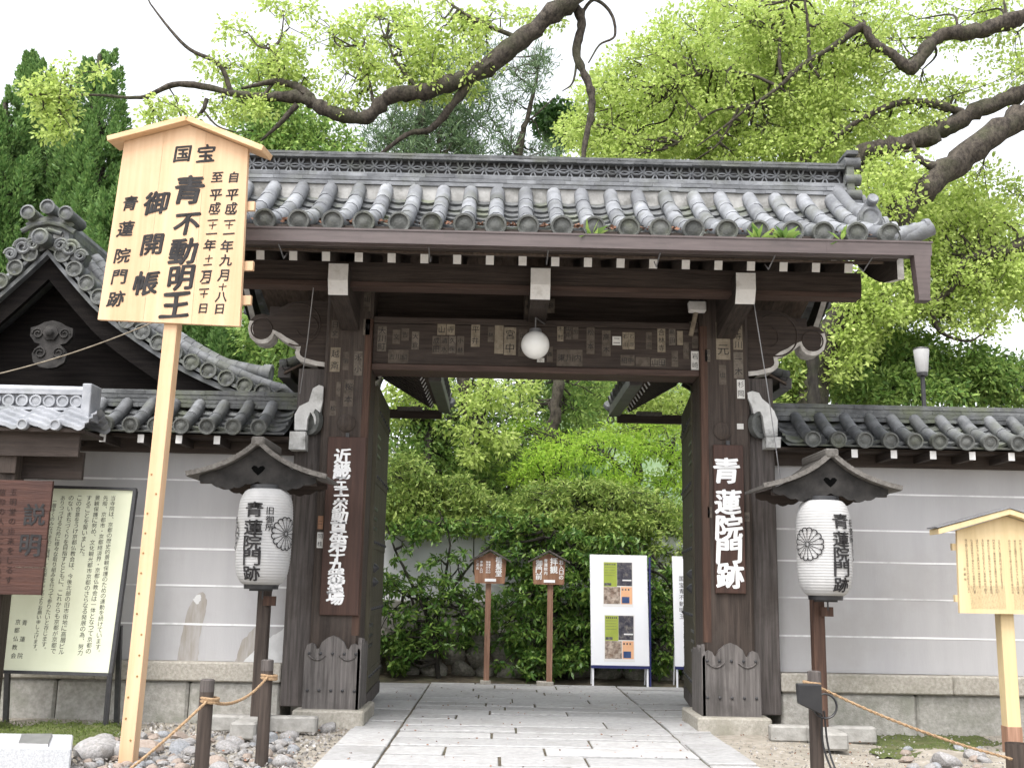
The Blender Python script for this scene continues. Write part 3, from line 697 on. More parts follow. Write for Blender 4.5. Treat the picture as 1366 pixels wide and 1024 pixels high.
# doors opened inwards
for s in (1, -1):
    x = s*1.945; x1 = x+s*.08; a, b = min(x, x1), max(x, x1); dobj = []
    m = MB()
    for i in range(7): m.box(a, b, .62+i*.262, .62+i*.262+.259, .26, 3.95)
    d = m.build('door', 'wood_door', GT, 20, bevel=.004)
    ang = -s*R(6 if s > 0 else 1.5); hv = Vector((x, .6-.25, 0)); d.matrix_local = Matrix.Translation(hv) @ Matrix.Rotation(ang, 4, 'Z') @ Matrix.Translation(-hv)
    xi = a-.008 if s > 0 else b+.008
    m = MB()
    for z in (.36, 1.15, 1.95, 2.75, 3.55): m.box(min(x-s*.008, x), max(x-s*.008, x), .64, 2.43, z, z+.16)
    m.build('door_rail', 'wood_door', d, 20)
    k = MB()
    for z in (.44, 1.23, 2.03, 2.83, 3.63):
        for yy in np.linspace(.75, 2.35, 7): k.lathe((xi, yy, z), (-s, 0, 0), [(0, .022), (.012, .02), (.022, .008)], 8)
    for z in (1.55, 1.72): k.lathe((xi+s*.03, .9, z), (-s, 0, 0), [(0, .07), (.05, .05), (.09, .01)], 8)
    for z in (.9, 2.3, 3.2):
        for dz in np.linspace(-.12, .12, 3): k.box(min(x-s*.006, x), max(x-s*.006, x), .65, 1.1, z+dz, z+dz+.035)
    k.build('door_studs', 'metal_dark', d, 40)
    m = MB(); m.box(a-.01, b+.01, .6, 2.46, .10, .25); m.build('door_foot', 'wood_grey', d, 20)
    # rear post and its little roof
    m = MB(); m.box(s*2.42-.13, s*2.42+.13, 2.3, 2.56, .1, 4.4); m.build('rear_post', 'wood_dark_v', GT, 20, bevel=.015)
    m = MB(); m.box(s*2.42-.09, s*2.42+.09, .56, 2.3, 3.9, 4.12); m.build('tie_beam', 'wood_dark_y', GT, 20)
    r = MB(); pr2 = [(.1, 4.75), (.4, 4.5), (.7, 4.32), (.98, 4.20)]
    cs = list(np.arange(.85, 3.0, .3))
    for o_ in (-1, 1):
        tile_slope(r, pr2, (s*2.2, 0, 0), (0, 1, 0) if o_ > 0 else (0, 1, 0), (o_, 0, 0), cs, .07, True, 4, (.62, 3.1))
    r.tube([(s*2.2, .6, 4.85), (s*2.2, 3.15, 4.85)], .13, 10)
    for o_ in (-1, 1): r.tube(curve([(s*2.2+o_*.8, 3.05, 4.22), (s*2.2+o_*.98, 3.12, 4.16), (s*2.2+o_*1.04, 3.2, 4.22)], 4), .07, 8)
    rr = r.build('rear_roof', ['tile_moss', 'tile_moss', 'disc'], GT, 40, recalc=False)
    for o_ in (-1, 1):
        for yy in np.arange(.8, 3.0, .24):
            f = MB(); f.bar((s*2.2+o_*.05, yy, 4.52), (s*2.2+o_*.76, yy, 4.10), .06, .07); q = f.build('roof_rafter', 'wood_dark_y', rr, 20)
        f = MB(); f.hexa([(s*2.2+o_*.02, .6, 4.57), (s*2.2+o_*.94, .6, 4.07), (s*2.2+o_*.94, 3.1, 4.07), (s*2.2+o_*.02, 3.1, 4.57), (s*2.2+o_*.02, .6, 4.60), (s*2.2+o_*.94, .6, 4.10), (s*2.2+o_*.94, 3.1, 4.10), (s*2.2+o_*.02, 3.1, 4.60)])
        f.build('roof_boards', 'wood_board', rr, 20)
        f = MB(); 
        for yy in np.arange(.8, 3.0, .24): f.bar((s*2.2+o_*.761, yy, 4.10), (s*2.2+o_*.766, yy, 4.097), .062, .072)
        f.build('rafter_ends', 'paint_white', rr, 20)
    f = MB(); f.bar((s*2.2-.9, 3.12, 4.0), (s*2.2+.9, 3.12, 4.0), .06, .13); f.build('end_beam', 'wood_dark_x', rr, 20)
    for o_ in (-1, 1):
        f = MB(); xa_, xb_ = sorted((s*2.2+o_*.86, s*2.2+o_*1.02)); f.box(xa_, xb_, .64, 3.16, 4.03, 4.17)
        f.ring((s*2.2+o_*.99, 3.16, 3.99), (0, 1, 0), .05, .012, 10, 5); f.build('rain_gutter', 'metal_grey_dark', rr, 20, bevel=.02)
        f = MB(); f.box(min(s*2.2+o_*.25, s*2.2+o_*.62), max(s*2.2+o_*.25, s*2.2+o_*.62), 2.98, 3.07, 4.04, 4.09); f.build('pale_strut', 'wood_pale_y', rr, 20)

# pasted votive slips (px box in the photograph, material, writing)
def slip(parent, x, y, w, h, m, txt='', Y=.07, ink='ink', tilt=0):
    c = P(x+w/2, y+h/2, Y-.003); sc = (c[1]-CL[1])/F*1.02
    mb = MB(); W2, H2 = w*sc/2, h*sc/2; ct, st = math.cos(tilt), math.sin(tilt)
    rt = np.array((ct, 0, st)); up = np.array((-st, 0, ct))
    mb.hexa([c-rt*W2-up*H2, c+rt*W2-up*H2, c+rt*W2-up*H2+(0, .0028, 0), c-rt*W2-up*H2+(0, .0028, 0), c-rt*W2+up*H2, c+rt*W2+up*H2, c+rt*W2+up*H2+(0, .0028, 0), c-rt*W2+up*H2+(0, .0028, 0)])
    if txt:
        n = len(txt); vert = H2 >= W2
        s = min((2*H2/n if vert else 2*W2/n)*.92, (2*W2 if vert else 2*H2)*.86)
        for i, ch in enumerate(txt):
            off = (n-1)/2-i
            p_ = c+(up*off*2*H2/n*.96 if vert else -rt*off*2*W2/n*.96)
            put(mb, ch, p_, s, rt, up, (0, -1, 0), .02, None, 1)
    return mb.build('paper_slip', [m, ink], parent, 0, recalc=False)
A_ = lambda X, Y0, z: (490+X/5.939, 420+Y0/5.939)
for x, y, w, h, m, t in [(80, 85, 72, 205, 'slip_old', '大川町'), (352, 130, 58, 145, 'slip_old', '大倉'), (555, 70, 68, 90, 'slip_mid', '山'), (628, 70, 66, 90, 'slip_mid', '寺'),
        (515, 165, 62, 145, 'slip_dim', '成田'), (580, 165, 60, 145, 'slip_dim', '清水'), (645, 165, 55, 140, 'slip_old', '久保'), (710, 165, 56, 150, 'slip_dim', '小林'), (822, 65, 70, 190, 'slip_mid', '平井'),
        (955, 95, 48, 120, 'slip_dim', '林'), (1008, 60, 70, 250, 'slip_mid', ''), (1083, 95, 95, 225, 'slip_mid', '宮中'), (1198, 110, 65, 220, 'slip_dim', '中村'), (165, 275, 160, 110, 'slip_dim', '吉川組'), (200, 115, 60, 115, 'slip_dim', '文'), (270, 105, 60, 100, 'slip_dim', '吉')]:
    a, b = A_(x, y, 0); slip(LT, a, b, w/5.939, h/5.939, m, t)
B_ = lambda X, Y0: (720+X/6.209, 400+Y0/6.209)
for x, y, w, h, m, t in [(145, 200, 52, 145, 'slip_mid', '木村'), (215, 200, 48, 130, 'slip_dim', '田中'), (272, 205, 48, 120, 'slip_dim', '加'), (388, 200, 66, 250, 'slip_dim', '松本'), (515, 248, 72, 220, 'slip_dim', '高木'), (602, 300, 72, 75, 'slip_new', '二'), (685, 265, 50, 145, 'slip_mid', '石川'), (737, 265, 48, 145, 'slip_mid', '石原'),
        (880, 265, 48, 145, 'slip_dim', '上田'), (975, 230, 66, 205, 'slip_mid', '合林寺'), (1070, 222, 54, 155, 'slip_old', '高田'), (1138, 255, 48, 120, 'slip_mid', ''), (1190, 350, 45, 140, 'slip_dim', '川'), (140, 410, 214, 140, 'slip_dim', '東川内'), (670, 455, 115, 90, 'slip_dim', '組中'), (795, 472, 118, 78, 'slip_dim', ''), (922, 482, 120, 70, 'slip_old', '山田'), (1092, 420, 54, 135, 'slip_dim', '之'), (60, 385, 48, 130, 'slip_dim', '森'), (-22, 480, 60, 36, 'slip_new', '小')]:
    a, b = B_(x, y); slip(LT, a, b, w/6.209, h/6.209, m, t)
for x, y, w, h, m, t, Y in [(718, 400, 8, 26, 'slip_dim', '竹', .1), (700, 400, 9, 20, 'slip_dim', '丸', .1), (712, 402, 11, 10, 'slip_old', '田', .099), (730, 398, 10, 20, 'slip_dim', '長', .1)]:
    slip(LT, x, y, w, h, m, t, Y)
C_ = lambda X, Y0: (910+X/4.873, 390+Y0/4.873)
for x, y, w, h, m, t in [(220, 190, 92, 250, 'slip_mid', '秋元'), (332, 195, 60, 180, 'slip_mid', '小寺川'), (335, 385, 62, 175, 'slip_old', '一木'), (357, 565, 50, 125, 'slip_new', '杉岡'), (148, 370, 34, 80, 'slip_old', '岡田'), (240, 470, 46, 130, 'slip_dim', '山'), (357, 852, 42, 36, 'slip_new', ''), (232, 118, 85, 46, 'slip_old', '川')]:
    a, b = C_(x, y); slip(PR, a, b, w/4.873, h/4.873, m, t, -.001)
for x, y, w, h, m, t in [(58, 380, 50, 125, 'slip_new', '岩崎'), (65, 282, 40, 80, 'slip_dim', '三'), (48, 190, 55, 70, 'slip_old', '')]:
    a, b = C_(x, y); slip(LT, a, b, w/4.873, h/4.873, m, t, .066)
D_ = lambda X, Y0: (320+X/4.55, 330+Y0/4.55)
for x, y, w, h, m, t in [(548, 605, 60, 150, 'slip_mid', '越斎'), (625, 632, 36, 112, 'slip_dim', '明'), (692, 628, 52, 150, 'slip_old', '水小'), (748, 432, 42, 100, 'slip_old', '月'), (630, 800, 58, 165, 'slip_dim', '桜本'), (555, 440, 46, 110, 'slip_dim', '日文'), (585, 815, 26, 90, 'slip_dim', '心'), (752, 240, 44, 150, 'slip_dim', '山'), (605, 312, 88, 72, 'slip_mid', '町'), (545, 930, 40, 90, 'slip_dim', '松')]:
    a, b = D_(x, y); slip(PL, a, b, w/4.55, h/4.55, m, t, -.001)
slip(PL, 423, 710, 8, 20, 'slip_new', '岡桂', -.001); slip(PL, 478, 631, 4.5, 10, 'slip_new', '', -.001); slip(PL, 424, 688, 7, 17, 'small_sign_wood', '二', -.001)
slip(PR, 993, 683, 7, 12, 'slip_old', '谷', -.001); slip(PR, 944, 676, 6, 14, 'slip_dim', '中', -.001)

# name boards hung on the pillars
def plaque(name_pts, z0, z1, x0, x1, chars, size, label):
    t = thing('hanging_plaque', ((x0+x1)/2, -.03, z0), label, 'plaque', 'wooden name boards on the gate pillars')
    m = MB(); m.box(x0, x1, -.055, -.006, z0, z1); m.build('board', 'plaque_wood', t, 20, bevel=.006)
    m = MB()
    for ch, px, py, k in chars:
        put(m, ch, P(px, py, -.056), size*k, (1, 0, 0), (0, 0, 1), (0, -1, 0), .022, (.075, .03), 0, 1.05, .02, slant=.05)
    m.build('lettering', 'letter_white', t, 0, recalc=False)
    m = MB(); m.box((x0+x1)/2-.02, (x0+x1)/2+.02, -.05, -.01, z1-.004, z1+.05); m.build('hook', 'metal_dark', t, 20)
plaque(0, 1.172, 3.21, -2.437, -1.995, [('近', 457, 608, 1.1), ('畿', 456, 628, 1.2), ('三', 455, 643, .9), ('十', 455, 653, .9), ('六', 455, 664, 1), ('不', 454, 675, .95), ('動', 453, 688, 1.1), ('尊', 451.5, 704, 1.1), ('第', 451, 724, 1.25), ('十', 450, 741, 1), ('九', 449, 754, 1.05), ('番', 448.5, 768, 1.1), ('霊', 448, 781, 1.1), ('場', 447, 795, 1.15)], .172, 'narrow brown name board with a long column of small white characters, left pillar')
plaque(0, 1.50, 3.21, 2.075, 2.425, [('青', 969, 627, 1), ('蓮', 971, 669, .95), ('院', 973, 703, 1), ('門', 973, 735, .95), ('跡', 974, 767, 1)], .315, 'brown name board with five large white characters on the pillar beside the right lantern')
# ================================================================ WALLS
def wall(xa, xb, side, label):
    s = side
    t = thing('plaster_wall', ((xa+xb)/2, .55, 0), label, 'wall', 'plaster walls beside the gate')
    yf = .3
    m = MB(); m.box(xa, xb, yf, .85, .62, 3.02); pn = m.build('plaster_panel', 'plaster_grey', t, 20)
    lines = [1.03, 1.468, 1.893, 2.265, 2.70]
    for z in lines:
        q = MB(); n = 24
        xs_ = np.linspace(xa+.01, xb-.01, n)
        q.grid([[(x, yf-.004, z-.010+random.uniform(-.003, .003)) for x in xs_], [(x, yf-.004, z+.010+random.uniform(-.003, .003)) for x in xs_]])
        q.build('white_line', 'white_line', t, 0)
    # stone footing: long capping stones over rough blocks
    m = MB(); x = xa
    while x < xb-.02:
        q = min(x+random.uniform(1.6, 2.4), xb); q = xb if xb-q < .5 else q
        m.box(x+.004, q-.004, .13+random.uniform(-.01, .01), .95, .405, .618+random.uniform(-.006, .0)); x = q
    m.build('capping_stone', 'granite_old', t, 30, bevel=.015)
    m = MB(); x = xa
    while x < xb-.02:
        q = min(x+random.uniform(.9, 1.7), xb); q = xb if xb-q < .4 else q
        m.box(x+.006, q-.006, .19+random.uniform(-.02, .02), .9, -.35, .40); x = q
    m.build('footing_stone', 'granite_moss', t, 30, bevel=.03)
    # eaves
    m = MB(); m.box(xa, xb, -.05, 1.15, 3.165, 3.20); m.box(xa, xb, .24, .9, 3.02, 3.165); m.build('eaves_board', 'wood_dark_x', t, 20)
    first = 3.671 if s > 0 else -3.68
    k = 0
    while True:
        x = first+s*k*.456 if s > 0 else first+s*k*.436; k += 1
        if not xa+.1 < x < xb-.1: break
        m = MB(); m.box(x-.035, x+.035, -.245, .26, 3.07, 3.16); r = m.build('rafter', 'wood_dark_y', t, 20)
        q = MB(); q.box(x-.036, x+.036, -.250, -.246, 3.068, 3.162); q.build('rafter_end', 'paint_white', r, 20)
    pr = [(.17, 3.60), (.35, 3.47), (.6, 3.33), (.85, 3.235)]
    L = abs(xb-xa); d0 = .32; n = int((L-d0)/.295)
    cs = [(-1 if s < 0 else 1)*(d0+i*.295) for i in range(n+1)]
    x0 = xa if s > 0 else xb
    rf = MB(); lo, hi = (.05, L) if s > 0 else (-L, -.05)
    cs = sorted(cs)
    tile_slope(rf, pr, (x0, .55, 0), (1, 0, 0), (0, -1, 0), cs, .076, True, 5, (lo, hi), bed=.05)
    tile_slope(rf, pr, (x0, .55, 0), (1, 0, 0), (0, 1, 0), cs, .076, False, 3, (lo, hi))
    R_ = rf.build('tiled_roof', ['tile_wall', 'tile_moss', 'disc'], t, 40, recalc=False)
    rd = MB(); noshi(rd, (xa, .55, 0), (xb, .55, 0), .22, 3.58, 3.80, 4, 0)
    rd.build('ridge', ['tile_moss'], t, 35)
    # pale stepped end ornament against the gate (outlines read from the photograph)
    o = MB()
    if s > 0:
        K = lambda a_, b_: P(910+a_/4.873, 390+b_/4.873, -.02)
        out = [(425, 650), (455, 640), (500, 652), (520, 690), (560, 722), (598, 770), (622, 830), (620, 932), (545, 935), (535, 880), (525, 810), (508, 772), (484, 775), (470, 800), (455, 740), (430, 690)]
        blk = [(540, 942), (636, 942), (632, 1012), (540, 1012)]; hc_ = (505, 855)
    else:
        K = lambda a_, b_: P(a_/2.967, 340+b_/2.967, -.02)
        out = [(1238, 528), (1262, 514), (1280, 520), (1277, 575), (1262, 640), (1250, 690), (1240, 640), (1228, 620), (1216, 650), (1213, 692), (1165, 692), (1166, 630), (1185, 598), (1222, 580)]
        blk = [(1150, 700), (1212, 700), (1210, 772), (1146, 770)]; hc_ = (1232, 655)
    o.prism([K(*q) for q in out], (0, .16, 0)); o.prism([K(*q)-(0, .05, 0) for q in blk], (0, .2, 0))
    h_ = MB(); c_ = K(*hc_)+(0, .09, 0); h_.lathe(c_, (s*.75, -1, 0), [(-.02, .16), (.05, .165), (.06, .12), (.03, .10), (.03, .001)], 18); h_.build('hole_shade_disc', 'disc', t, 40)  # dark disc put in for the shade of the ornament's hole
    o.build('end_ornament', 'ornament_white', t, 30, bevel=.014)
    return t, pn
WR, _ = wall(2.845, 13.0, 1, 'grey plaster wall with five white lines and tiled coping to the right of the gate')
WL, wl_panel = wall(-13.0, -2.865, -1, 'grey plaster wall with stained patches and tiled coping to the left of the gate')
# stains and a bright repair patch on the left wall
m = MB()
def blob(mb, pts, Y, m_):
    pts = [q+rng.normal(size=2)*.7 for q in curve(list(pts)+[pts[0]], 6)[:-1]]
    mb.raw([P(a, b, Y) for a, b in pts], [tuple(range(len(pts)))], m_)
blob(m, [(236, 882), (245, 835), (258, 800), (272, 790), (275, 810), (266, 850), (262, 884)], .2975, 0)
blob(m, [(312, 886), (322, 858), (338, 838), (352, 828), (360, 850), (350, 884)], .2975, 0)
blob(m, [(258, 799), (263, 793), (268, 795), (265, 804), (260, 803)], .2965, 1)
blob(m, [(324, 884), (345, 862), (368, 845), (388, 838), (388, 884)], .2965, 1)
m.build('stain', ['plaster_stain', 'plaster_patch'], WL, 0)

# ================================================================ HALL WITH GABLE ON THE LEFT
HY = 2.5
HT = thing('temple_hall', (-7.0, HY+3, 0), 'temple hall with curved tiled gable and dark pediment behind the left wall', 'hall')
HX = -7.01
half = curve([(0, 6.12), (.42, 5.66), (.87, 5.22), (1.5, 4.78), (2.16, 4.40), (3.0, 4.06), (3.7, 3.88)], 5)
m = MB()
m.box(HX-2.9, HX+2.9, HY+.5, HY+5.5, -.1, 4.0); m.build('hall_wall', 'wood_dark_v', HT, 20)
for s in (1, -1):
    A = [(HX+s*x, z) for x, z in half]
    m = MB()   # bargeboard, dark, with pale mortar edge above it
    m.grid([[(x, HY-.02, z-.03) for x, z in A], [(x, HY-.02, z-.36) for x, z in A]], 0)
    m.grid([[(x, HY+.06, z-.03) for x, z in A], [(x, HY+.06, z-.36) for x, z in A]], 0)
    m.grid([[(x, HY-.02, z-.36) for x, z in A], [(x, HY+.06, z-.36) for x, z in A]], 0)
    m.build('bargeboard', 'black_wood', HT, 30, recalc=False)
    m = MB()
    m.grid([[(x, HY-.14, z+.05) for x, z in A], [(x, HY-.14, z-.03) for x, z in A]], 0)
    m.grid([[(x, HY-.14, z-.03) for x, z in A], [(x, HY+.1, z-.03) for x, z in A]], 0)
    m.build('verge_edge', 'tile_wall', HT, 30, recalc=False)
    m = MB()
    m.grid([[(x, HY-.14, z+.05) for x, z in A], [(x, HY+6, z+.05) for x, z in A]], 1)
    m.grid([[(x, HY+.3, z-.12) for x, z in A], [(x, HY+6, z-.12) for x, z in A]], 1)
    # verge tiles: discs facing the viewer
    acc = 0.0; last = A[0]; nxt = .18
    for i in range(1, len(A)):
        p0, p1 = np.array(A[i-1]), np.array(A[i]); L = np.linalg.norm(p1-p0)
        while acc+L > nxt:
            f = (nxt-acc)/L; c = p0+(p1-p0)*f; d = (p1-p0)/L
            nx = np.array((-d[1], d[0]))*s
            cc = c+nx*.15
            m.tube([(cc[0], HY-.16, cc[1]), (cc[0], HY+.5, cc[1]+.03)], [.105, .10], 12)
            m.lathe((cc[0], HY-.15, cc[1]), (0, -1, 0), [(-.05, .12), (.03, .125), (.045, .12), (.045, .095), (.02, .09), (.02, .06), (.03, .045), (.032, .001)], 18, 2)
            e = c+d*.13+nx*.10
            m.bar((e[0]-d[0]*.09, HY-.10, e[1]-d[1]*.09), (e[0]+d[0]*.09, HY-.10, e[1]+d[1]*.09), .16, .05, (0, 0, 1), 1)
            nxt += .285
        acc += L
    # two descending ridges along the gable
    for off, dy, r, t0, t1 in ((.32, .25, .09, 1, len(A)-1), (.60, .62, .12, 1, len(A)-5)):
        pts = []
        for i in range(t0, t1):
            d = np.array(A[min(i+1, len(A)-1)])-np.array(A[i-1]); d = d/np.linalg.norm(d); nx = np.array((-d[1], d[0]))*s
            c = np.array(A[i])+nx*off*(.62 if off > .5 else .95); pts.append((c[0], HY+dy, c[1]+(.10*max(0, i-t1+5) if off > .5 else 0)*.35))
        for j in range(len(pts)-1):
            m.tube([pts[j], v3(pts[j+1])+(v3(pts[j+1])-v3(pts[j]))*.06], [r*.94, r*1.0], 10)
        m.tube([(p_[0], p_[1], p_[2]-r*1.2) for p_ in pts], r*1.12, 8, 1, squash=.8)
        m.tube([(p_[0], p_[1], p_[2]-r*2.2) for p_ in pts], r*1.2, 8, 1, squash=.8)
        e = v3(pts[-1]); d = unit(v3(pts[-1])-v3(pts[-3]))
        m.lathe(e-d*.02, d, [(-.06, r*1.15), (.06, r*1.3), (.07, r), (.05, r*.8), (.06, .001)], 14)
    m.build('tiled_roof', ['tile_wall', 'tile_moss', 'disc'], HT, 40, recalc=False)
# main ridge of the hall and its demon tile
m = MB(); noshi(m, (HX, HY+.1, 0), (HX, HY+6, 0), .2, 6.1, 6.62, 5, 1); m.tube([(HX, HY, 6.68), (HX, HY+6, 6.68)], .12, 10)
m.build('ridge', ['tile', 'tile_moss'], HT, 35)
m = MB(); y = HY-.16; cz = 6.12
out = [(-.52, -.18), (-.60, -.02), (-.47, .05), (-.42, .16), (-.3, .2), (-.27, .36), (-.36, .42), (-.3, .47), (0, .56), (.3, .47), (.36, .42), (.27, .36), (.3, .2), (.42, .16), (.47, .05), (.60, -.02), (.52, -.18), (.25, -.06), (0, .06), (-.25, -.06)]
m.prism([(HX+a, y, cz+b) for a, b in out], (0, .16, 0))
for a, b in ((-.27, .55), (0, .64), (.27, .55)):
    m.tube([(HX+a, y-.12, cz+b), (HX+a, y+.4, cz+b)], .095, 12)
    m.lathe((HX+a, y-.1, cz+b), (0, -1, 0), [(0, .10), (.05, .11), (.06, .085), (.035, .075), (.04, .05), (.05, .03), (.05, .001)], 16)
for sgn in (-1, 1):
    m.tube([(HX, y-.03, cz+.44), (HX+sgn*.2, y-.03, cz+.40), (HX+sgn*.38, y-.02, cz+.30)], .04, 8)
    m.tube([(HX, y-.03, cz+.33), (HX+sgn*.2, y-.03, cz+.27)], .035, 8)
    for r0, cx, cz_ in ((.13, .34, .06), (.09, .5, -.05), (.10, .2, .1)):
        m.tube([(HX+sgn*(cx+r0*(1-k/26)*math.cos(k*.55)), y-.03, cz+cz_+r0*(1-k/26)*math.sin(k*.55)) for k in range(20)], .028, 6)
m.tube([(HX-.02, y-.22, cz+.16), (HX-.02, y+.1, cz+.16)], .115, 14)
m.lathe((HX-.02, y-.2, cz+.16), (0, -1, 0), [(0, .12), (.04, .125), (.05, .10), (.03, .09), (.03, .06), (.045, .04), (.045, .001)], 18)
m.build('demon_tile', 'tile_moss', HT, 40)
q = MB()
for sgn in (-1, 1): q.prism([(HX+sgn*.06, y-.012, cz+.20), (HX+sgn*.2, y-.012, cz+.21), (HX+sgn*.22, y-.012, cz+.28), (HX+sgn*.08, y-.012, cz+.30)], (0, .01, 0))
q.build('mortar_patch', 'mortar', HT, 20)
# black pediment and pendant
m = MB(); m.raw([(HX+s*x, HY+.45, z-.2) for s in (1,) for x, z in half[::-1]]+[(HX-x, HY+.45, z-.2) for x, z in half], [tuple(range(2*len(half)))])
m.build('pediment', 'black_wood', HT, 0)
m = MB(); c = P(68, 450, HY-.06)
def pend(u): return c+np.array((u[0], 0, u[1]))
pout = [(0, .25), (.12, .22), (.2, .17), (.3, .14), (.30, .02), (.22, -.08), (.14, -.1), (.2, -.16), (.25, -.24), (.22, -.36), (.12, -.43), (0, -.45)]
pout = pout+[(-a, b) for a, b in pout[-2:0:-1]]
m.prism([pend(u) for u in pout], (0, .08, 0))
for sgn in (-1, 1):
    for cx, cz_, r0 in ((.13, -.23, .09), (.19, .05, .08)):
        m.tube([pend((sgn*(cx+r0*(1-k/22)*math.cos(k*.6)), cz_+r0*(1-k/22)*math.sin(k*.6)))-(0, .01, 0) for k in range(16)], .015, 6)
m.lathe(pend((0, .06)), (0, -1, 0), [(0, .12), (.03, .12), (.05, .07), (.09, .05), (.10, .001)], 6)
m.build('gable_pendant', 'pendant', HT, 30, bevel=.01)

# ================================================================ ROOFED NOTICE STAND, LEFT EDGE
NS = thing('notice_shelter', (-5.75, -.75, 0), 'small tiled roof shelter on a dark post at the left edge', 'notice shelter')
m = MB()
a0 = P(130, 566, -1.05); zr = 3.43
cs = list(np.arange(-1.9, -.05, .34))
prn = [(.1, 3.40), (.25, 3.30), (.42, 3.2)]
x0 = -4.83
rows = []
for k in range(4):
    R_ = [[], [], []]
    for x in np.linspace(x0-2.1, x0, 64):
        ph = (x-x0)/.345*2*math.pi; wv = .032*math.sin(ph)+.012*math.sin(2*ph)
        y0_, y1_ = -.78-.1*k, -.78-.1*(k+1)-.02
        z0_, z1_ = 3.36-.062*k, 3.36-.062*(k+1)
        R_[0].append((x, y0_, z0_+wv)); R_[1].append((x, y1_, z1_+wv+.03)); R_[2].append((x, y1_, z1_+wv-.012))
    m.grid(R_)
for k in range(3):
    R_ = [[], [], []]
    for x in np.linspace(x0-2.1, x0, 64):
        ph = (x-x0)/.345*2*math.pi; wv = .032*math.sin(ph)+.012*math.sin(2*ph)
        y0_, y1_ = -.78+.1*k, -.78+.1*(k+1)+.02
        R_[0].append((x, y0_, 3.36-.062*k+wv)); R_[1].append((x, y1_, 3.36-.062*(k+1)+wv+.03)); R_[2].append((x, y1_, 3.36-.062*(k+1)+wv-.012))
    m.grid(R_)
xx = x0-.30
while xx > x0-2.1:
    m.lathe((xx, -1.2, 3.115), (0, -1, 0), [(-.06, .055), (.03, .06), (.04, .055), (.04, .045), (.025, .04), (.025, .001)], 16); xx -= .345
m.build('tiled_roof', 'tile_light', NS, 60, recalc=False)
m = MB(); xr0, xr1 = x0-2.1, -4.99
m.box(xr0, xr1, -.85, -.71, 3.33, 3.36); m.box(xr0, xr1, -.85, -.71, 3.505, 3.54); m.box(xr0, xr1, -.81, -.75, 3.36, 3.505)
m.tube([(xr0, -.78, 3.56), (xr1, -.78, 3.555)], .055, 10)
xx = xr1-.10
while xx > xr0:
    m.lathe((xx, -.81, 3.432), (0, -1, 0), [(0, .068), (.03, .07), (.04, .066), (.04, .05), (.025, .045), (.03, .001)], 16); xx -= .148
m.build('ridge', 'tile_light', NS, 40)
m = MB(); m.box(-5.0, -4.9, -.93, -.63, 3.22, 3.62); m.build('ridge_end_tile', 'tile_light', NS, 20, bevel=.008)
m = MB(); m.box(x0-2.05, x0-.05, -1.17, -.5, 3.05, 3.09); m.box(x0-2.05, x0-.1, -1.05, -1.0, 2.80, 3.05); m.build('eaves_beam', 'wood_dark_x', NS, 20)
m = MB(); m.box(x0-2.05, x0-.14, -.8, -.74, 2.58, 2.88); m.build('cross_board', 'wood_dark_x', NS, 20)
m = MB(); m.box(-5.88, -5.62, -.95, -.72, -.1, 3.1); m.build('post', 'wood_dark_v', NS, 20, bevel=.01)
m = MB(); m.box(-5.78, -5.60, -1.0, -.95, 2.62, 3.0); m.build('bracket', 'wood_dark_v', NS, 20)
# brown board hung on it
bx = -5.135
BS = thing('hanging_board', (-5.6, -1.1, 1.3), 'dark red brown board with black characters hung in front of the cream notice', 'sign')
m = MB()
for i, (z0, z1) in enumerate(((1.352, 1.63), (1.632, 1.92), (1.922, 2.21), (2.212, 2.53))): m.box(-6.3, bx+.005*(i % 2), -1.14, -1.10, z0, z1)
m.build('board', 'brown_sign', BS, 20, bevel=.003)
m = MB()
for ch, px, py, s_ in [('説', 46, 686, .24), ('明', 40, 727, .235)]: put(m, ch, P(px, py, -1.142), s_, (1, 0, 0), (0, 0, 1), (0, -1, 0), .02, (.05, .02))
m.build('lettering', 'ink', BS, 0, recalc=False)
m = MB()
for k, ch in enumerate('五明堂の由来をしるす'): put(m, ch, P(18-k*.7, 656+k*13, -1.142), .075, (1, 0, 0), (0, 0, 1), (0, -1, 0), .012, (.03, .01))
for k, ch in enumerate('信仰の人々に守られて'): put(m, ch, P(3-k*.7, 656+k*13, -1.142), .075, (1, 0, 0), (0, 0, 1), (0, -1, 0), .012, (.03, .01))
m.build('small_lettering', 'ink_dim', BS, 0, recalc=False)

# cream information board
tr, br, bl = P(172, 654, -.28), P(145, 897, -.5), P(5, 893, -.5)
nrm = unit(np.cross(br-bl, tr-br)); nrm = nrm if nrm[1] < 0 else -nrm
IB = thing('information_board', (-5.15, -.45, 0), 'cream information board in dark frame covered with columns of small black print', 'information board')
IBr = unit(br-bl); IBu = np.cross(IBr, nrm); IBu = IBu if IBu[2] > 0 else -IBu
Hh = (tr-br) @ IBu; Ww = np.linalg.norm(br-bl)+.06
cn = br-IBr*Ww
def fr(u, v_, d=0): return cn+IBr*u+IBu*v_+nrm*d
m = MB(); m.hexa([fr(0, 0, .0), fr(Ww, 0, .0), fr(Ww, 0, -.03), fr(0, 0, -.03), fr(0, Hh, .0), fr(Ww, Hh, .0), fr(Ww, Hh, -.03), fr(0, Hh, -.03)]); m.build('panel', 'cream_board', IB, 20)
m = MB()
for a, b, c, d in ((-.03, Ww+.03, -.035, -.002), (-.03, Ww+.03, Hh+.002, Hh+.03), (-.03, -.002, -.002, Hh+.002), (Ww+.002, Ww+.04, -.002, Hh+.002)):
    m.hexa([fr(a, c, .02), fr(b, c, .02), fr(b, c, -.05), fr(a, c, -.05), fr(a, d, .02), fr(b, d, .02), fr(b, d, -.05), fr(a, d, -.05)])
m.build('frame', 'metal_dark', IB, 20)
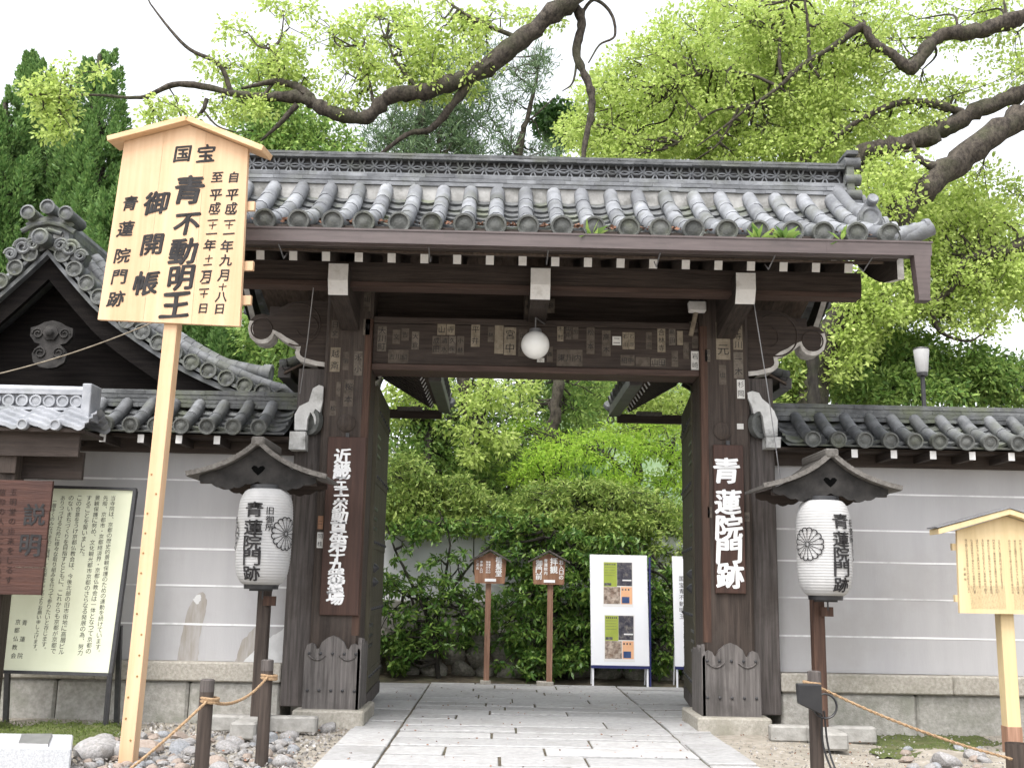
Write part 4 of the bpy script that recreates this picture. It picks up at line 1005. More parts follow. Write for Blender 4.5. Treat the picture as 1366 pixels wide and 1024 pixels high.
for u, in ((-.01,), (Ww+.015,)):
    m = MB(); a = fr(u, .0); m.tube([a, (a[0], a[1]+.0, -.1)], .03, 6); b_ = fr(u, .5, -.06); m.bar((b_[0], b_[1]+.22, -.1), (b_[0], b_[1]+.05, b_[2]), .05, .05); m.build('leg', 'metal_dark', IB, 20)
m = MB()
txt = [('当寺院は、京都の歴史的景観保護のための運動を続けています。', (151, 664), (130, 870)), ('先般、京都市・京都経済界・京都仏教会は一体となって京都の', (141, 664), (118, 868)), ('景観保護に努め、文化観光都市京都のさらなる発展の為、努力', (130, 664), (107, 870)), ('することを誓いました。', (119, 664), (109, 742)),
    ('この合意をうけ京都仏教会は、今後北部の旧市街地に高層ビル', (106, 664), (82, 869)), ('のないまちづくりを目指すとともに、これからも京都が京都で', (95, 664), (71, 868)), ('ありつづけるために様々な取り組みを行って参りたいと存じます。', (84, 664), (58, 866)), ('一層多くのみなさまのご理解、ご支援をこころよりお願い申し上げます。', (73, 668), (46, 868)), ('青蓮院', (33, 830), (27, 874)), ('京都仏教会', (24, 829), (18, 874))]
for s_, a, b in txt:
    n = len(s_); a, b = PP(*a, cn, nrm), PP(*b, cn, nrm); st = np.linalg.norm(b-a)/max(n-1, 1)
    for i, ch in enumerate(s_): put(m, ch, a+(b-a)*i/(n-1), min(st*.98, .062) if n > 6 else .062, IBr, IBu, nrm, .008, None, wob=0)
m.build('lettering', 'ink', IB, 0, recalc=False)

# ================================================================ BIG SIGN
SG = thing('sign_board', (-3.61, -2.58, 0), 'tall blond wooden sign with peaked cap and large black characters standing left of the gate', 'sign')
p0 = v3((-3.54, -2.62, 4.8)); sn = unit((-math.sin(R(8)), -math.cos(R(8)), 0))
Q = lambda a, b: PP(a, b, p0, sn)
bL, bR, tR, tL, ap = Q(130, 426), Q(319.5, 435), Q(331, 198), Q(166, 189), Q(252, 167)
sr = unit(np.cross((0, 0, 1.), -sn)); sr = sr if sr[0] > 0 else -sr; su = np.array((0, 0, 1.))
m = MB(); cuts = [0, .325, .70-.13, .79, 1]
cuts = [0, .325, .665, 1]
tp = lambda t: (tL+(ap-tL)*min(t/.52, 1)) if t <= .52 else ap+(tR-ap)*(t-.52)/.48
for i in range(3):
    a, b = cuts[i]+.0008, cuts[i+1]-.0008
    pts = [bL+(bR-bL)*a, bL+(bR-bL)*b]+[tp(b)]+([ap] if a < .52 < b else [])+[tp(a)]
    m.prism(pts, -sn*.045)
m.build('board', 'new_wood', SG, 20, bevel=.002)
m = MB()
for a, b in ((Q(149, 193), Q(253, 166)), (Q(253, 166), Q(353, 206))):
    d = unit(b-a); u = np.cross(sn, d); u = u if u[2] > 0 else -u
    q0, q1 = a, b; V = []
    m.hexa([q0+sn*.09, q1+sn*.09, q1-sn*.16, q0-sn*.16, q0+sn*.09+u*.055, q1+sn*.09+u*.055, q1-sn*.16+u*.055, q0-sn*.16+u*.055])
m.build('cap', 'new_wood_roof', SG, 20, bevel=.004)
for py in (272, 352, 398):
    c = Q(329 if py < 300 else 327 if py < 380 else 324, py); m = MB(); m.bar(c-sr*1.2-sn*.075, c+sr*.055-sn*.075, .04, .09); m.build('batten', 'new_wood', SG, 20)
m = MB(); base = P(171, 1012, -2.66); top = Q(228, 400)-sn*.10
d = top-base; base = base-d*.02; top = base+d*1.12
u_ = sr*.066; w_ = -sn*.055
m.hexa([base-u_-w_, base+u_-w_, base+u_+w_, base-u_+w_, top-u_-w_, top+u_-w_, top+u_+w_, top-u_+w_])
m.build('post', 'new_wood', SG, 20, bevel=.004)
k = MB()
for t in np.linspace(.06, .62, 14): 
    c = base+d*t+u_*random.choice((-.5, .45))-w_*1.005; k.lathe(c, sn, [(-.004, .011), (.006, .008)], 7)
k.build('nails', 'ink_brown', SG, 40)
m = MB(); sc = 3.592
big = [('国', 445, 165, 85), ('宝', 557, 160, 92), ('青', 475, 335, 165), ('不', 465, 500, 140), ('動', 447, 630, 150), ('明', 435, 757, 140), ('王', 410, 888, 155), ('御', 318, 398, 135), ('開', 298, 597, 118), ('帳', 270, 782, 135), ('青', 193, 400, 76), ('蓮', 172, 522, 80), ('院', 157, 650, 78), ('門', 140, 752, 74), ('跡', 125, 858, 82)]
for col in ([('自', 690, 275, 56), ('平', 682, 360, 60), ('成', 677, 422, 58), ('二', 672, 467, 56), ('十', 668, 505, 38), ('一', 665, 545, 56), ('年', 657, 605, 62), ('九', 653, 672, 60), ('月', 640, 745, 58), ('十', 636, 800, 38), ('八', 630, 848, 56), ('日', 622, 905, 50)],
            [('至', 610, 275, 56), ('平', 603, 360, 60), ('成', 598, 420, 56), ('二', 592, 465, 52), ('十', 588, 506, 38), ('一', 582, 545, 54), ('年', 575, 600, 60), ('十', 570, 665, 38), ('二', 562, 710, 52), ('月', 555, 752, 54), ('二', 550, 797, 50), ('十', 547, 835, 38), ('日', 543, 903, 48)]): big += col
tilt = math.atan2((bL-tL) @ sr, (tL-bL) @ su)*.8
for ch, x, y, s_ in big:
    # characters lean with the board's planks
    tl = .10*(1-x/760)
    up_ = unit(su+sr*tl); put(m, ch, Q(120+x/sc, 160+y/sc), s_/sc*(.0066 if s_ > 100 else .0073), sr, up_, sn, 0, (.075, .03) if s_ > 100 else (.06, .025), 0, 1.06, .02, slant=.06)
m.build('lettering', 'ink', SG, 0, recalc=False)

# ================================================================ RIGHT SIGN
RS = thing('sign_board', (4.9, -1.17, 0), 'yellowish wooden sign with dense small text by the right wall at the photo edge', 'sign')
m = MB(); x0, x1 = 4.385, 5.43; y = -1.22
m.prism([(x0-.02, y, 1.352), (x1-.02, y, 1.352), (x1, y, 2.2), (4.91, y, 2.36), (x0, y, 2.2)], (0, .04, 0)); m.build('board', 'yellow_wood', RS, 20, bevel=.003)
m = MB()
for a, b in (((4.15, y, 2.15), (4.91, y, 2.37)), ((4.91, y, 2.37), (5.66, y, 2.14))):
    m.hexa([(a[0], y-.1, a[2]), (b[0], y-.1, b[2]), (b[0], y+.14, b[2]), (a[0], y+.14, a[2]), (a[0], y-.1, a[2]+.06), (b[0], y-.1, b[2]+.06), (b[0], y+.14, b[2]+.06), (a[0], y+.14, a[2]+.06)])
m.build('cap', 'yellow_wood', RS, 20, bevel=.004)
m = MB()
for a, b in (((4.13, y, 2.215), (4.91, y, 2.435)), ((4.91, y, 2.435), (5.68, y, 2.205))):
    m.hexa([(a[0], y-.11, a[2]), (b[0], y-.11, b[2]), (b[0], y+.15, b[2]), (a[0], y+.15, a[2]), (a[0], y-.11, a[2]+.012), (b[0], y-.11, b[2]+.012), (b[0], y+.15, b[2]+.012), (a[0], y+.15, a[2]+.012)])
m.build('cap_sheet', 'metal_grey', RS, 20)
for z in (2.03, 1.5):
    m = MB(); m.box(x0-.04, x1+.03, y+.042, y+.09, z-.035, z+.035); m.build('batten', 'yellow_wood', RS, 20)
m = MB(); m.box(4.83, 4.97, y+.092, y+.23, -.1, 2.3); m.build('post', 'yellow_wood', RS, 20, bevel=.005)
m = MB(); m.box(4.825, 4.975, y+.087, y+.235, -.12, .22); m.build('post_foot', 'sign_post_wood', RS, 20)
m = MB(); rt = (1, 0, 0); up_ = (0, 0, 1); nn = (0, -1, 0)
src = '青蓮院門跡は天台宗の門跡寺院の一つで粟田御所とも呼ばれ親王の住まれた寺である庭園は相阿弥の作と伝えられ境内には大楠の巨木が立ち今も人々に親しまれている'
for c in range(15):
    x = x0+.95-c*.058 if c < 8 else x0+.90-c*.058
    for r_ in range(21 if c % 4 else 19): put(m, src[(c*17+r_*3) % len(src)], (x, y-.003, 2.10-r_*.0265), .0255, rt, up_, nn, .006, None, wob=0)
for i, ch in enumerate('京都市'): put(m, ch, (x0+.055, y-.003, 1.80-i*.052), .03, rt, up_, nn, .01, None, wob=0)
m.build('lettering', 'ink_soft', RS, 0, recalc=False)
m = MB(); lat = 'the temple garden and gate of the awata palace in kyoto '
gw = {}
def latin(mb, s_, x, z, size, xe):
    for ch in s_:
        v_, f_ = glyph(ch) if ch != ' ' else ([], [])
        if len(v_): put(mb, ch, (x+size*.28, y-.003, z), size, rt, up_, nn, .0, None, wob=0)
        x += size*.56
        if x > xe: break
for r_ in range(19):
    latin(m, (lat*3)[r_*5:], x0+.10, 1.63-r_*.0125, .0125, x0+.46); latin(m, (lat*3)[r_*7:], x0+.55, 1.63-r_*.0125, .0125, x0+.98)
m.build('small_lettering', 'ink_soft', RS, 0, recalc=False)

# ================================================================ LANTERNS ON POSTS
def lantern_stand(cx, apx, label, llabel, rot, tlx):
    'post with crossed feet and a little gabled roof; the lantern hangs below it'
    t = thing('lantern_stand', (cx, -.72, 0), label, 'lantern stand', 'roofed posts for the paper lanterns')
    yb = -.62
    m = MB(); m.box(cx-.063, cx+.063, yb-.075, yb+.06, -.02, 2.75); m.build('post', 'wood_red_v' if cx > 0 else 'wood_dark_v', t, 20, bevel=.006)
    # feet
    m = MB()
    z0, z1 = -.06, .10
    ft = lambda a, b: m.bar(a, b, .17, .19)
    m.bar((cx-.52, yb+.12, .04), (cx+.62, yb+.12, .04), .15, .17)
    m.build('foot_beam', 'concrete_foot', t, 20, bevel=.02)
    m = MB(); m.bar((cx-.02, yb-.58, .05), (cx-.02, yb+.04, .05), .26, .17); m.build('foot_beam', 'concrete_foot', t, 20, bevel=.02)
    # roof
    az = 2.97; yf, yk = -1.12, -.28
    hc = curve([(0, az), (.15, az-.125), (.32, az-.225), (.54, az-.31), (.74, az-.36)], 4)
    for s in (1, -1):
        m = MB()
        n = 6
        for k in range(n):   # planks running down the slope
            ya = yf+(yk-yf)*k/n+.003; yb_ = yf+(yk-yf)*(k+1)/n-.003
            top = [(apx+s*x, z) for x, z in hc]
            m.grid([[(x, ya, z+.035) for x, z in top], [(x, yb_, z+.035) for x, z in top]]); m.grid([[(x, ya, z) for x, z in top], [(x, yb_, z) for x, z in top]])
            m.grid([[(x, ya, z+.035) for x, z in top], [(x, ya, z) for x, z in top]]); m.grid([[(x, yb_, z+.035) for x, z in top], [(x, yb_, z) for x, z in top]])
            e = top[-1]; m.raw([(e[0], ya, e[1]), (e[0], yb_, e[1]), (e[0], yb_, e[1]+.035), (e[0], ya, e[1]+.035)], [(0, 1, 2, 3)])
        m.build('roof_planks', 'wood_pale_y', t, 25)
        m = MB()   # edge batten along the gable
        top = [(apx+s*x, z) for x, z in hc]
        for i in range(len(top)-1): m.bar((top[i][0], yf-.012, top[i][1]+.028), (top[i+1][0], yf-.012, top[i+1][1]+.028), .06, .05, (0, 0, 1))
        m.build('verge_batten', 'wood_pale_y', t, 25)
    m = MB(); m.box(apx-.07, apx+.07, yf-.05, yk+.03, az-.02, az+.075); m.build('roof_ridge', 'wood_pale_y', t, 20, bevel=.015)
    # gable board with scalloped lower edge and a black heart plate painting the shade of its opening
    m = MB(); lo = []
    for u in np.linspace(-1, 1, 41):
        x = u*.62; z = az-.43+.035*math.cos(u*math.pi*2)-.02*abs(math.sin(u*math.pi*5)); lo.append((x, z))
    up_ = [(x, np.interp(abs(x), [q[0] for q in hc], [q[1] for q in hc])-.01) for x in np.linspace(.62, -.62, 31)]
    pts = [(apx+x, yf+.06, z) for x, z in lo]+[(apx+x, yf+.06, max(z, az-.40)) for x, z in up_]
    m.prism(pts, (0, .03, 0)); m.build('gable_board', 'pendant', t, 20)
    m = MB(); hp = [(0, -.06), (.05, -.015), (.075, .02), (.05, .045), (.02, .04), (0, .02), (-.02, .04), (-.05, .045), (-.075, .02), (-.05, -.015)]
    m.prism([(apx+a, yf+.058, az-.27+b) for a, b in hp], (0, .001, 0)); m.build('heart_shade_plate', 'opening_shade', t, 0)
    for yy in (yk-.02,): 
        m = MB(); m.prism([(a_, yy, b_) for a_, _, b_ in pts], (0, .02, 0)); m.build('gable_board', 'wood_dark_x', t, 20)
    m = MB(); m.box(apx-.62, apx+.62, yf+.10, yf+.16, az-.42, az-.36); m.box(cx-.03, cx+.03, yb-.35, yb, 2.48, 2.55); m.build('hanging_beam', 'wood_dark_x', t, 20)
    m = MB(); m.box(cx-.03+.04, cx+.14, yb-.13, yb-.076, 1.28, 1.38); m.build('lower_peg', 'wood_red_v', t, 20)
    # lantern
    ly = -.95; lx = tlx
    L_ = thing('paper_lantern', (lx, ly, 1.48), llabel, 'lantern', 'paper lanterns either side of the gate')
    prof = []; zb, zt = 1.50, 2.50; R0 = .29
    rad = lambda q: R0*(.60+.40*min(1, (1-abs(2*q-1)**5.0)**.55)) if 0 < q < 1 else R0*.60
    def radz(z):
        q = (z-zb)/(zt-zb); q = min(max(q, 0), 1); return R0*(.62+.38*(1-abs(2*q-1)**4.5)**.6)*(1+.03*(q-.4))
    for z in np.linspace(zb, zt, 205):
        prof.append((z, radz(z)*(1-.014*abs(math.sin((z-zb)*math.pi*34)))))
    m = MB(); m.lathe((lx, ly, 0), (0, 0, 1), prof, 40); m.build('paper_shade', 'paper', L_, 60)
    m = MB(); m.lathe((lx, ly, 0), (0, 0, 1), [(zt-.012, R0*.62), (zt+.045, R0*.60), (zt+.045, R0*.5), (zt, R0*.5)], 28); m.tube([(lx, ly, zt+.02), (lx, ly, zt+.16)], .012, 6); m.build('top_ring', 'black_plastic', L_, 30)
    m = MB(); m.lathe((lx, ly, 0), (0, 0, 1), [(zb-.045, R0*.5), (zb-.045, R0*.61), (zb+.01, R0*.63), (zb, R0*.5)], 28); m.box(lx-.12, lx+.12, ly-.02, ly+.02, zb-.065, zb-.046); m.tube([(lx+.02, ly, zb-.06), (lx+.02, ly, zb-.15)], .009, 6); m.build('bottom_ring', 'black_plastic', L_, 30)
    def surf(a0, zc):
        def f(X, Y, d):
            z = zc+Y; r = np.array([radz(q) for q in z])+.006+d; a = a0+X/R0
            return np.stack([lx+r*np.sin(a), ly-r*np.cos(a), z], 1)
        return f
    m = MB()
    view = math.atan2(CL[0]-lx, -(CL[1]-ly))*-1       # angle that faces the camera
    fa = lambda deg: R(deg)+rot
    for ch, z in zip('青蓮院門跡', (2.27, 2.085, 1.93, 1.775, 1.615)):
        put(m, ch, (0, 0, 0), .166, (1, 0, 0), (0, 0, 1), (0, -1, 0), .016, (.05, .02), 0, 1.3, .01, surf(fa(0), z))
        put(m, ch, (0, 0, 0), .166, (1, 0, 0), (0, 0, 1), (0, -1, 0), .016, (.05, .02), 0, 1.3, .01, surf(fa(180), z))
    for ch, z in zip('旧御所', (2.26, 2.17, 2.09)): put(m, ch, (0, 0, 0), .085, (1, 0, 0), (0, 0, 1), (0, -1, 0), .01, (.03, .01), 0, 1.0, .01, surf(fa(33), z))
    # sixteen petal flower crest, outlined
    for a0 in (72, -72):
        f = surf(fa(a0), 2.03); Rr = .165
        def line(p, q, wd):
            p, q = np.array(p), np.array(q); d = (q-p)/np.linalg.norm(q-p); nn_ = np.array((-d[1], d[0]))*wd/2
            pp = np.array([p-nn_, q-nn_, q+nn_, p+nn_]); m.raw(f(pp[:, 0], pp[:, 1], .003), [(0, 1, 2, 3)])
        for k in range(16):
            a = 2*math.pi*k/16
            line((.022*math.cos(a), .022*math.sin(a)), (Rr*.86*math.cos(a), Rr*.86*math.sin(a)), .007)
            am = a+math.pi/16; rr_ = Rr*.86*math.sin(math.pi/16); last = None
            for b in np.linspace(-math.pi/2, math.pi/2, 6):
                p_ = (Rr*.86*math.cos(am)*math.cos(math.pi/16)+rr_*1.25*(math.cos(b)*math.cos(am)-math.sin(b)*math.sin(am)), Rr*.86*math.sin(am)*math.cos(math.pi/16)+rr_*1.25*(math.cos(b)*math.sin(am)+math.sin(b)*math.cos(am)))
                if last: line(last, p_, .012)
                last = p_
            q0 = (.022*math.cos(a), .022*math.sin(a)); q1 = (.022*math.cos(a+.4), .022*math.sin(a+.4)); line(q0, q1, .007)
    m.build('lettering', 'ink', L_, 0, recalc=False)
lantern_stand(-2.94, -3.0, 'roofed wooden lantern stand left of the gate, nearest the big blond sign', 'white paper lantern whose black characters face straight forward, left of the gate', R(-12), -2.915)
lantern_stand(3.06, 3.12, 'roofed wooden lantern stand right of the gate, its front post carrying a rope', 'white paper lantern with flower crest on its left cheek, right of the gate', R(21), 3.06)

# ================================================================ ROPE FENCE 
def rope_post(px, py, z, Y, r, label, tilt=0, h=None):
    c = P(px, py, Y); t = thing('rope_post', (c[0], Y, 0), label, 'post', 'low posts of the rope fence')
    m = MB(); z = c[2]
    m.lathe((c[0], Y, -.12), (tilt, 0, 1), [(0, r*1.02), (.4, r), (z+.08, r*.97), (z+.115, r*.94), (z+.12, r*.75), (z+.12, .001)], 10); m.build('stake', 'wood_dark_v', t, 40)
    m = MB(); m.lathe((c[0]+tilt*z, Y, z-.09), (0, 0, 1), [(0, r*1.0), (.088, r*.985), (.095, r*.8), (.095, .001)], 10); m.build('weathered_top', 'wood_grey', t, 40)
    return c, t
c1, t1 = rope_post(357, 880, 0, -2.53, .056, 'dark round rope post in front of the left lantern stand')
c2, t2 = rope_post(277, 906, 0, -3.7, .056, 'short dark rope post between the big sign and the left lantern, on the cobbles')
c3, t3 = rope_post(1086, 895, 0, -2.9, .058, 'dark rope post with a black spotlight strapped to it, right of the path', .0)
c4, t4 = rope_post(1356, 1004, 0, -2.75, .09, 'low dark stump of a rope post in the bottom right corner')
c5 = P(60, 1120, -4.3)
def rope(pts, label):
    m = MB(); c = curve(pts, 14); V = []
    for ph in (0, math.pi):      # two twisted strands
        q = []
        for i, p_ in enumerate(c):
            a = i*1.9+ph; q.append(p_+np.array((0, math.cos(a), math.sin(a)))*.0075)
        m.tube(q, .0085, 6)
    o = m.build('rope', 'rope', None, 60); return tag(o, label, 'rope', 'ropes of the low fence')
def sag(a, b, s_): a, b = v3(a), v3(b); m_ = (a+b)/2; m_[2] -= s_; return [a, (a+m_)/2-(0, 0, s_*.25), m_, (b+m_)/2-(0, 0, s_*.25), b]
r1 = P(357, 903, -2.53-.066); r2 = P(277, 934, -3.7-.066)
rope(sag(r1, r2, .10), 'brown rope sagging between the two left posts')
rope(sag(r2, P(120, 1065, -4.4), .03), 'brown rope running down from the short left post past the foot of the big sign')
r3 = P(1086, 913, -2.98); r4 = P(1350, 1012, -2.84)
rope(sag(r3, r4+(0, 0, .0), .05), 'brown rope sloping down to the right corner of the photo')
for c, r_, tt in ((r1, .066, t1), (r2, .066, t2), (r3, .068, t3)):
    m = MB(); Yc = c[1]+.066
    for dz in (-.012, .012): m.ring((c[0], Yc, c[2]+dz), (0.1, 0, 1), r_, .013, 20, 6)
    m.build('rope_knot', 'rope', tt, 60)
# spotlight on the right post
ft = thing('spotlight', tuple(P(1082, 930, -3.05)), 'black box spotlight strapped to the right rope post', 'spotlight')
a = P(1080, 931, -3.03); m = MB()
m.hexa([a+(-.11, -.10, -.04), a+(.09, -.06, -.13), a+(.09, .05, -.13), a+(-.11, .0, -.04), a+(-.12, -.10, .125), a+(.09, -.06, .12), a+(.09, .05, .12), a+(-.12, .0, .125)]); m.build('housing', 'black_plastic', ft, 20, bevel=.008)
m = MB(); m.ring(a+(.13, .0, -.06), (0, 1, 0), .10, .010, 20, 6); m.build('handle', 'black_plastic', ft, 60)
m = MB(); m.tube(curve([a+(.12, 0, -.1), a+(.16, .05, -.4), a+(.22, .0, -.62), a+(.30, -.1, -.8)], 6), .009, 6); m.tube(curve([a+(.1, 0, -.1), a+(.12, .05, -.4), a+(.20, .0, -.66), a+(.22, -.1, -.82)], 6), .009, 6); m.build('cable', 'black_plastic', ft, 60)

# ================================================================ SMALL FITTINGS ON THE GATE
c = P(714, 460, -.25); gl = thing('globe_lamp', (c[0], -.25, c[2]), 'white glass globe lamp hanging under the middle of the gate beam', 'lamp')
m = MB(); m.lathe((c[0], -.25, c[2]), (0, 0, 1), [(.167*math.sin(a), max(.167*math.cos(a), .001)) for a in np.linspace(-math.pi/2, math.pi/2, 21)], 32); m.build('globe', 'opal', gl, 60)
m = MB(); m.lathe((c[0], -.25, c[2]+.15), (0, 0, 1), [(0, .075), (.04, .07), (.05, .03)], 20); m.tube([(c[0], -.25, c[2]+.19), (c[0], -.25, c[2]+.33)], .008, 6); m.tube([(c[0], -.25, c[2]+.33), (c[0]+.12, .05, c[2]+.33)], .008, 6); m.build('cap', 'metal_grey', gl, 30)
c = P(930, 409, -.1); fl = thing('floodlight', (c[0], -.1, c[2]), 'small pale box floodlight on the beam beside the right pillar', 'floodlight')
m = MB(); m.hexa([c+(-.10, -.06, -.065), c+(.10, -.06, -.065), c+(.10, .05, -.07), c+(-.10, .05, -.07), c+(-.105, -.03, .065), c+(.105, -.03, .065), c+(.105, .07, .06), c+(-.105, .07, .06)]); m.build('housing', 'paint_white', fl, 20, bevel=.01)
m = MB(); m.bar(c+(-.01, .02, -.06), c+(-.06, .12, -.33), .05, .025); m.build('bracket', 'slip_mid', fl, 20)
def wire(px0, py0, px1, py1, Y0, Y1, label, knob=True):
    a, b = P(px0, py0, Y0), P(px1, py1, Y1); t = thing('hanging_wire', tuple(a), label, 'wire', 'thin wires hung from the gate purlin')
    m = MB(); m.tube([a-(0, 0, .05), (a+b)/2+(.01, 0, -.02), b], .006, 5); m.build('wire', 'metal_grey', t, 60)
    m = MB(); m.lathe(a, (0, 0, -1), [(-.05, .045), (.02, .05), (.03, .038), (.06, .036), (.07, .02)], 14); m.build('insulator', 'paint_white', t, 40)
wire(419, 373, 400, 525, -.8, -.2, 'thin wire with white insulator hanging beside the left carved bracket')
wire(1003, 383, 1041, 640, -.8, -.4, 'thin wire with white insulator slanting down beside the right pillar')
m = MB(); a, b = P(-40, 507, -.6), P(204, 430, -.1); q = [a+(b-a)*t-(0, 0, .25*t*(1-t)) for t in np.linspace(0, 1, 16)]; m.tube(q, .008, 5); tag(m.build('cable', 'slip_mid', None, 60), 'thin pale cable crossing in front of the dark left gable', 'cable')
# sprouts in the gutter
for i, (px, k) in enumerate(((594+453-453+0, 0), (1014, 1), (1047, 1), (1121, 0))):
    px = (790, 1013, 1045, 1122)[i]; c = P(px, 318, -2.0); c[2] = 5.08
    n = (7, 12, 16, 8)[i]; D = rng.normal(size=(n, 3))*np.array((1, .5, .3))+np.array((0, -.2, .35)); D /= np.linalg.norm(D, axis=1, keepdims=True)
    V, Fq = leaves(c+D*.09, D, np.full(n, .2*(1, 1.0, 1.1, .9)[i]), .28)
    o = npmesh('gutter_sprout', V, Fq, 'leaf_mid'); tag(o, ('tiny pale sprout in the gutter right of the centre', 'green fern sprout in the gutter above the right pillar', 'largest green fern sprout in the gutter, beside a similar smaller one', 'yellowish sprout in the gutter nearest its right end')[i], 'plant', 'plants growing in the gutter')

# ================================================================ INSIDE THE GATE: SIGNS AND POSTER BOARDS
def small_sign(cx, w, zb, ze, za, pw, label, cols, base_w):
    y = 4.9; t = thing('small_sign', (cx, y, 0), label, 'sign', 'brown roofed signs inside the gate')
    m = MB(); h = w/2; m.prism([(cx-h+.02, y-.03, zb), (cx+h-.02, y-.03, zb), (cx+h, y-.03, ze), (cx, y-.03, za-.04), (cx-h, y-.03, ze)], (0, .04, 0)); m.build('board', 'small_sign_wood', t, 20, bevel=.004)
    m = MB()
    for s in (1, -1):
        a, b = (cx, za-.02), (cx+s*(h+.07), ze-.03)
        m.hexa([(a[0], y-.09, a[1]), (b[0], y-.09, b[1]), (b[0], y+.09, b[1]), (a[0], y+.09, a[1]), (a[0], y-.09, a[1]+.03), (b[0], y-.09, b[1]+.03), (b[0], y+.09, b[1]+.03), (a[0], y+.09, a[1]+.03)])
    m.build('cap', 'wood_grey', t, 20)
    m = MB(); m.box(cx-.045+pw, cx+.045+pw, y+.012, y+.10, -.05, ze); m.build('post', 'sign_post_wood', t, 20, bevel=.004)
    m = MB(); m.box(cx-.10+pw-base_w, cx+.07+pw, y-.02, y+.14, -.03, .06); m.build('foot', 'granite_old', t, 20, bevel=.01)
    m = MB()
    for dx, z_, s_, st, txt in cols:
        for i, ch in enumerate(txt): put(m, ch, (cx+dx, y-.031, z_-i*st), s_, (1, 0, 0), (0, 0, 1), (0, -1, 0), .03, (.05, .02))
    m.box(cx-.08, cx+.10, y-.036, y-.031, zb+.03, zb+.075)
    m.build('lettering', 'letter_white', t, 0, recalc=False)
small_sign(-.545, .52, 1.565, 1.93, 2.1, -.02, 'brown roofed sign on a post with one large white column at its right side', [(.14, 1.94, .11, .105, '植髪堂'), (-.01, 1.90, .035, .04, '親鸞聖人の'), (-.05, 1.90, .035, .04, '御得度の時'), (-.14, 1.90, .045, .05, '参拝入口'), (-.20, 1.90, .045, .05, 'この先')], .0)
small_sign(.40, .53, 1.565, 1.93, 2.1, .03, 'brown roofed sign on a post filled with large white characters, next to the poster board', [(.20, 1.92, .075, .08, 'お入口の'), (.08, 1.93, .13, .13, '拝観'), (-.05, 1.94, .06, .065, '青蓮院内'), (-.16, 1.90, .11, .105, '御門前')], .10)
def white_board(x0, x1, y, label, posters, txt=None):
    t = thing('poster_board', ((x0+x1)/2, y, 0), label, 'notice board', 'white standing boards inside the gate')
    k = .035; f = lambda z: y+k*(z-.3)
    m = MB(); dx = -.025
    m.hexa([(x0, f(.32), .32), (x1, f(.32), .32), (x1, f(.32)+.03, .32), (x0, f(.32)+.03, .32), (x0+dx, f(2.05), 2.06), (x1+dx, f(2.05), 2.06), (x1+dx, f(2.05)+.03, 2.06), (x0+dx, f(2.05)+.03, 2.06)]); m.build('panel', 'white_board', t, 20)
    m = MB(); m.box(x0, x1, y-.012, y+.04, .275, .318); m.box(x1+.001, x1+.028, y-.0, y+.05, .0, 2.03); m.build('frame', 'frame_shadow_blue', t, 20)  # the low dark-blue strip is the board's shadow, put in as colour
    for x in (x0+.03, x1-.03): m = MB(); m.box(x-.015, x+.015, y+.0, y+.025, -.03, .274); m.bar((x, y+.35, 0), (x, y+.06, 1.2), .02, .02); m.build('leg', 'white_board', t, 20)
    for px, pz, pw, ph in posters:
        q = MB(); a, b = px, px+pw
        def rect(u0, u1, v0, v1, mi, e): 
            X0, X1 = a+pw*u0, a+pw*u1; Z0, Z1 = pz-ph*v1, pz-ph*v0
            q.hexa([(X0, f(Z0)-e, Z0), (X1, f(Z0)-e, Z0), (X1, f(Z0), Z0), (X0, f(Z0), Z0), (X0, f(Z1)-e, Z1), (X1, f(Z1)-e, Z1), (X1, f(Z1), Z1), (X0, f(Z1), Z1)], mi)
        rect(0, 1, 0, 1, 0, .003); rect(.03, .47, .02, .56, 1, .0045); rect(.475, .97, .02, .54, 2, .0045); rect(.03, .58, .565, .94, 3, .0045); rect(.60, .97, .56, .94, 4, .0045); rect(.63, .88, .78, .92, 5, .006); rect(.05, .28, .48, .535, 2, .006); rect(.65, .95, .40, .43, 0, .006)
        for i in range(6): rect(.06+i*.064, .10+i*.064, .05, .085, 2, .006)
        for i in range(4): rect(.06, .40, .13+i*.06, .135+i*.06, 2, .006)
        for i in range(3): rect(.63+i*.1, .68+i*.1, .60, .64, 2, .006)
        q.build('poster', ['poster_white', 'poster_lime', 'poster_dark', 'poster_photo', 'poster_orange', 'poster_navy'], t, 0)
    if txt:
        m = MB()
        for dx_, z_, s_, st, tx in txt:
            for i, ch in enumerate(tx): put(m, ch, (x0+dx_, f(z_-i*st)-.002, z_-i*st), s_, (1, 0, 0), (0, 0, 1), (0, -1, 0), .008, None, wob=0)
        m.build('lettering', 'ink', t, 0, recalc=False)
white_board(1.10, 2.03, 5.0, 'white standing board with two colourful posters inside the gate', [(1.285, 1.955, .49, .72), (1.305, 1.11, .49, .73)])
white_board(2.45, 3.35, 5.05, 'white standing board with columns of black writing half hidden by the right door', [], [(.12, 1.70, .085, .10, '国宝青不動明王'), (.24, 1.80, .085, .10, '御開帳のご案内'), (.16, 1.0, .05, .055, '九月十八日より始まります'), (.26, 1.0, .05, .055, '拝観時間九時から五時')])
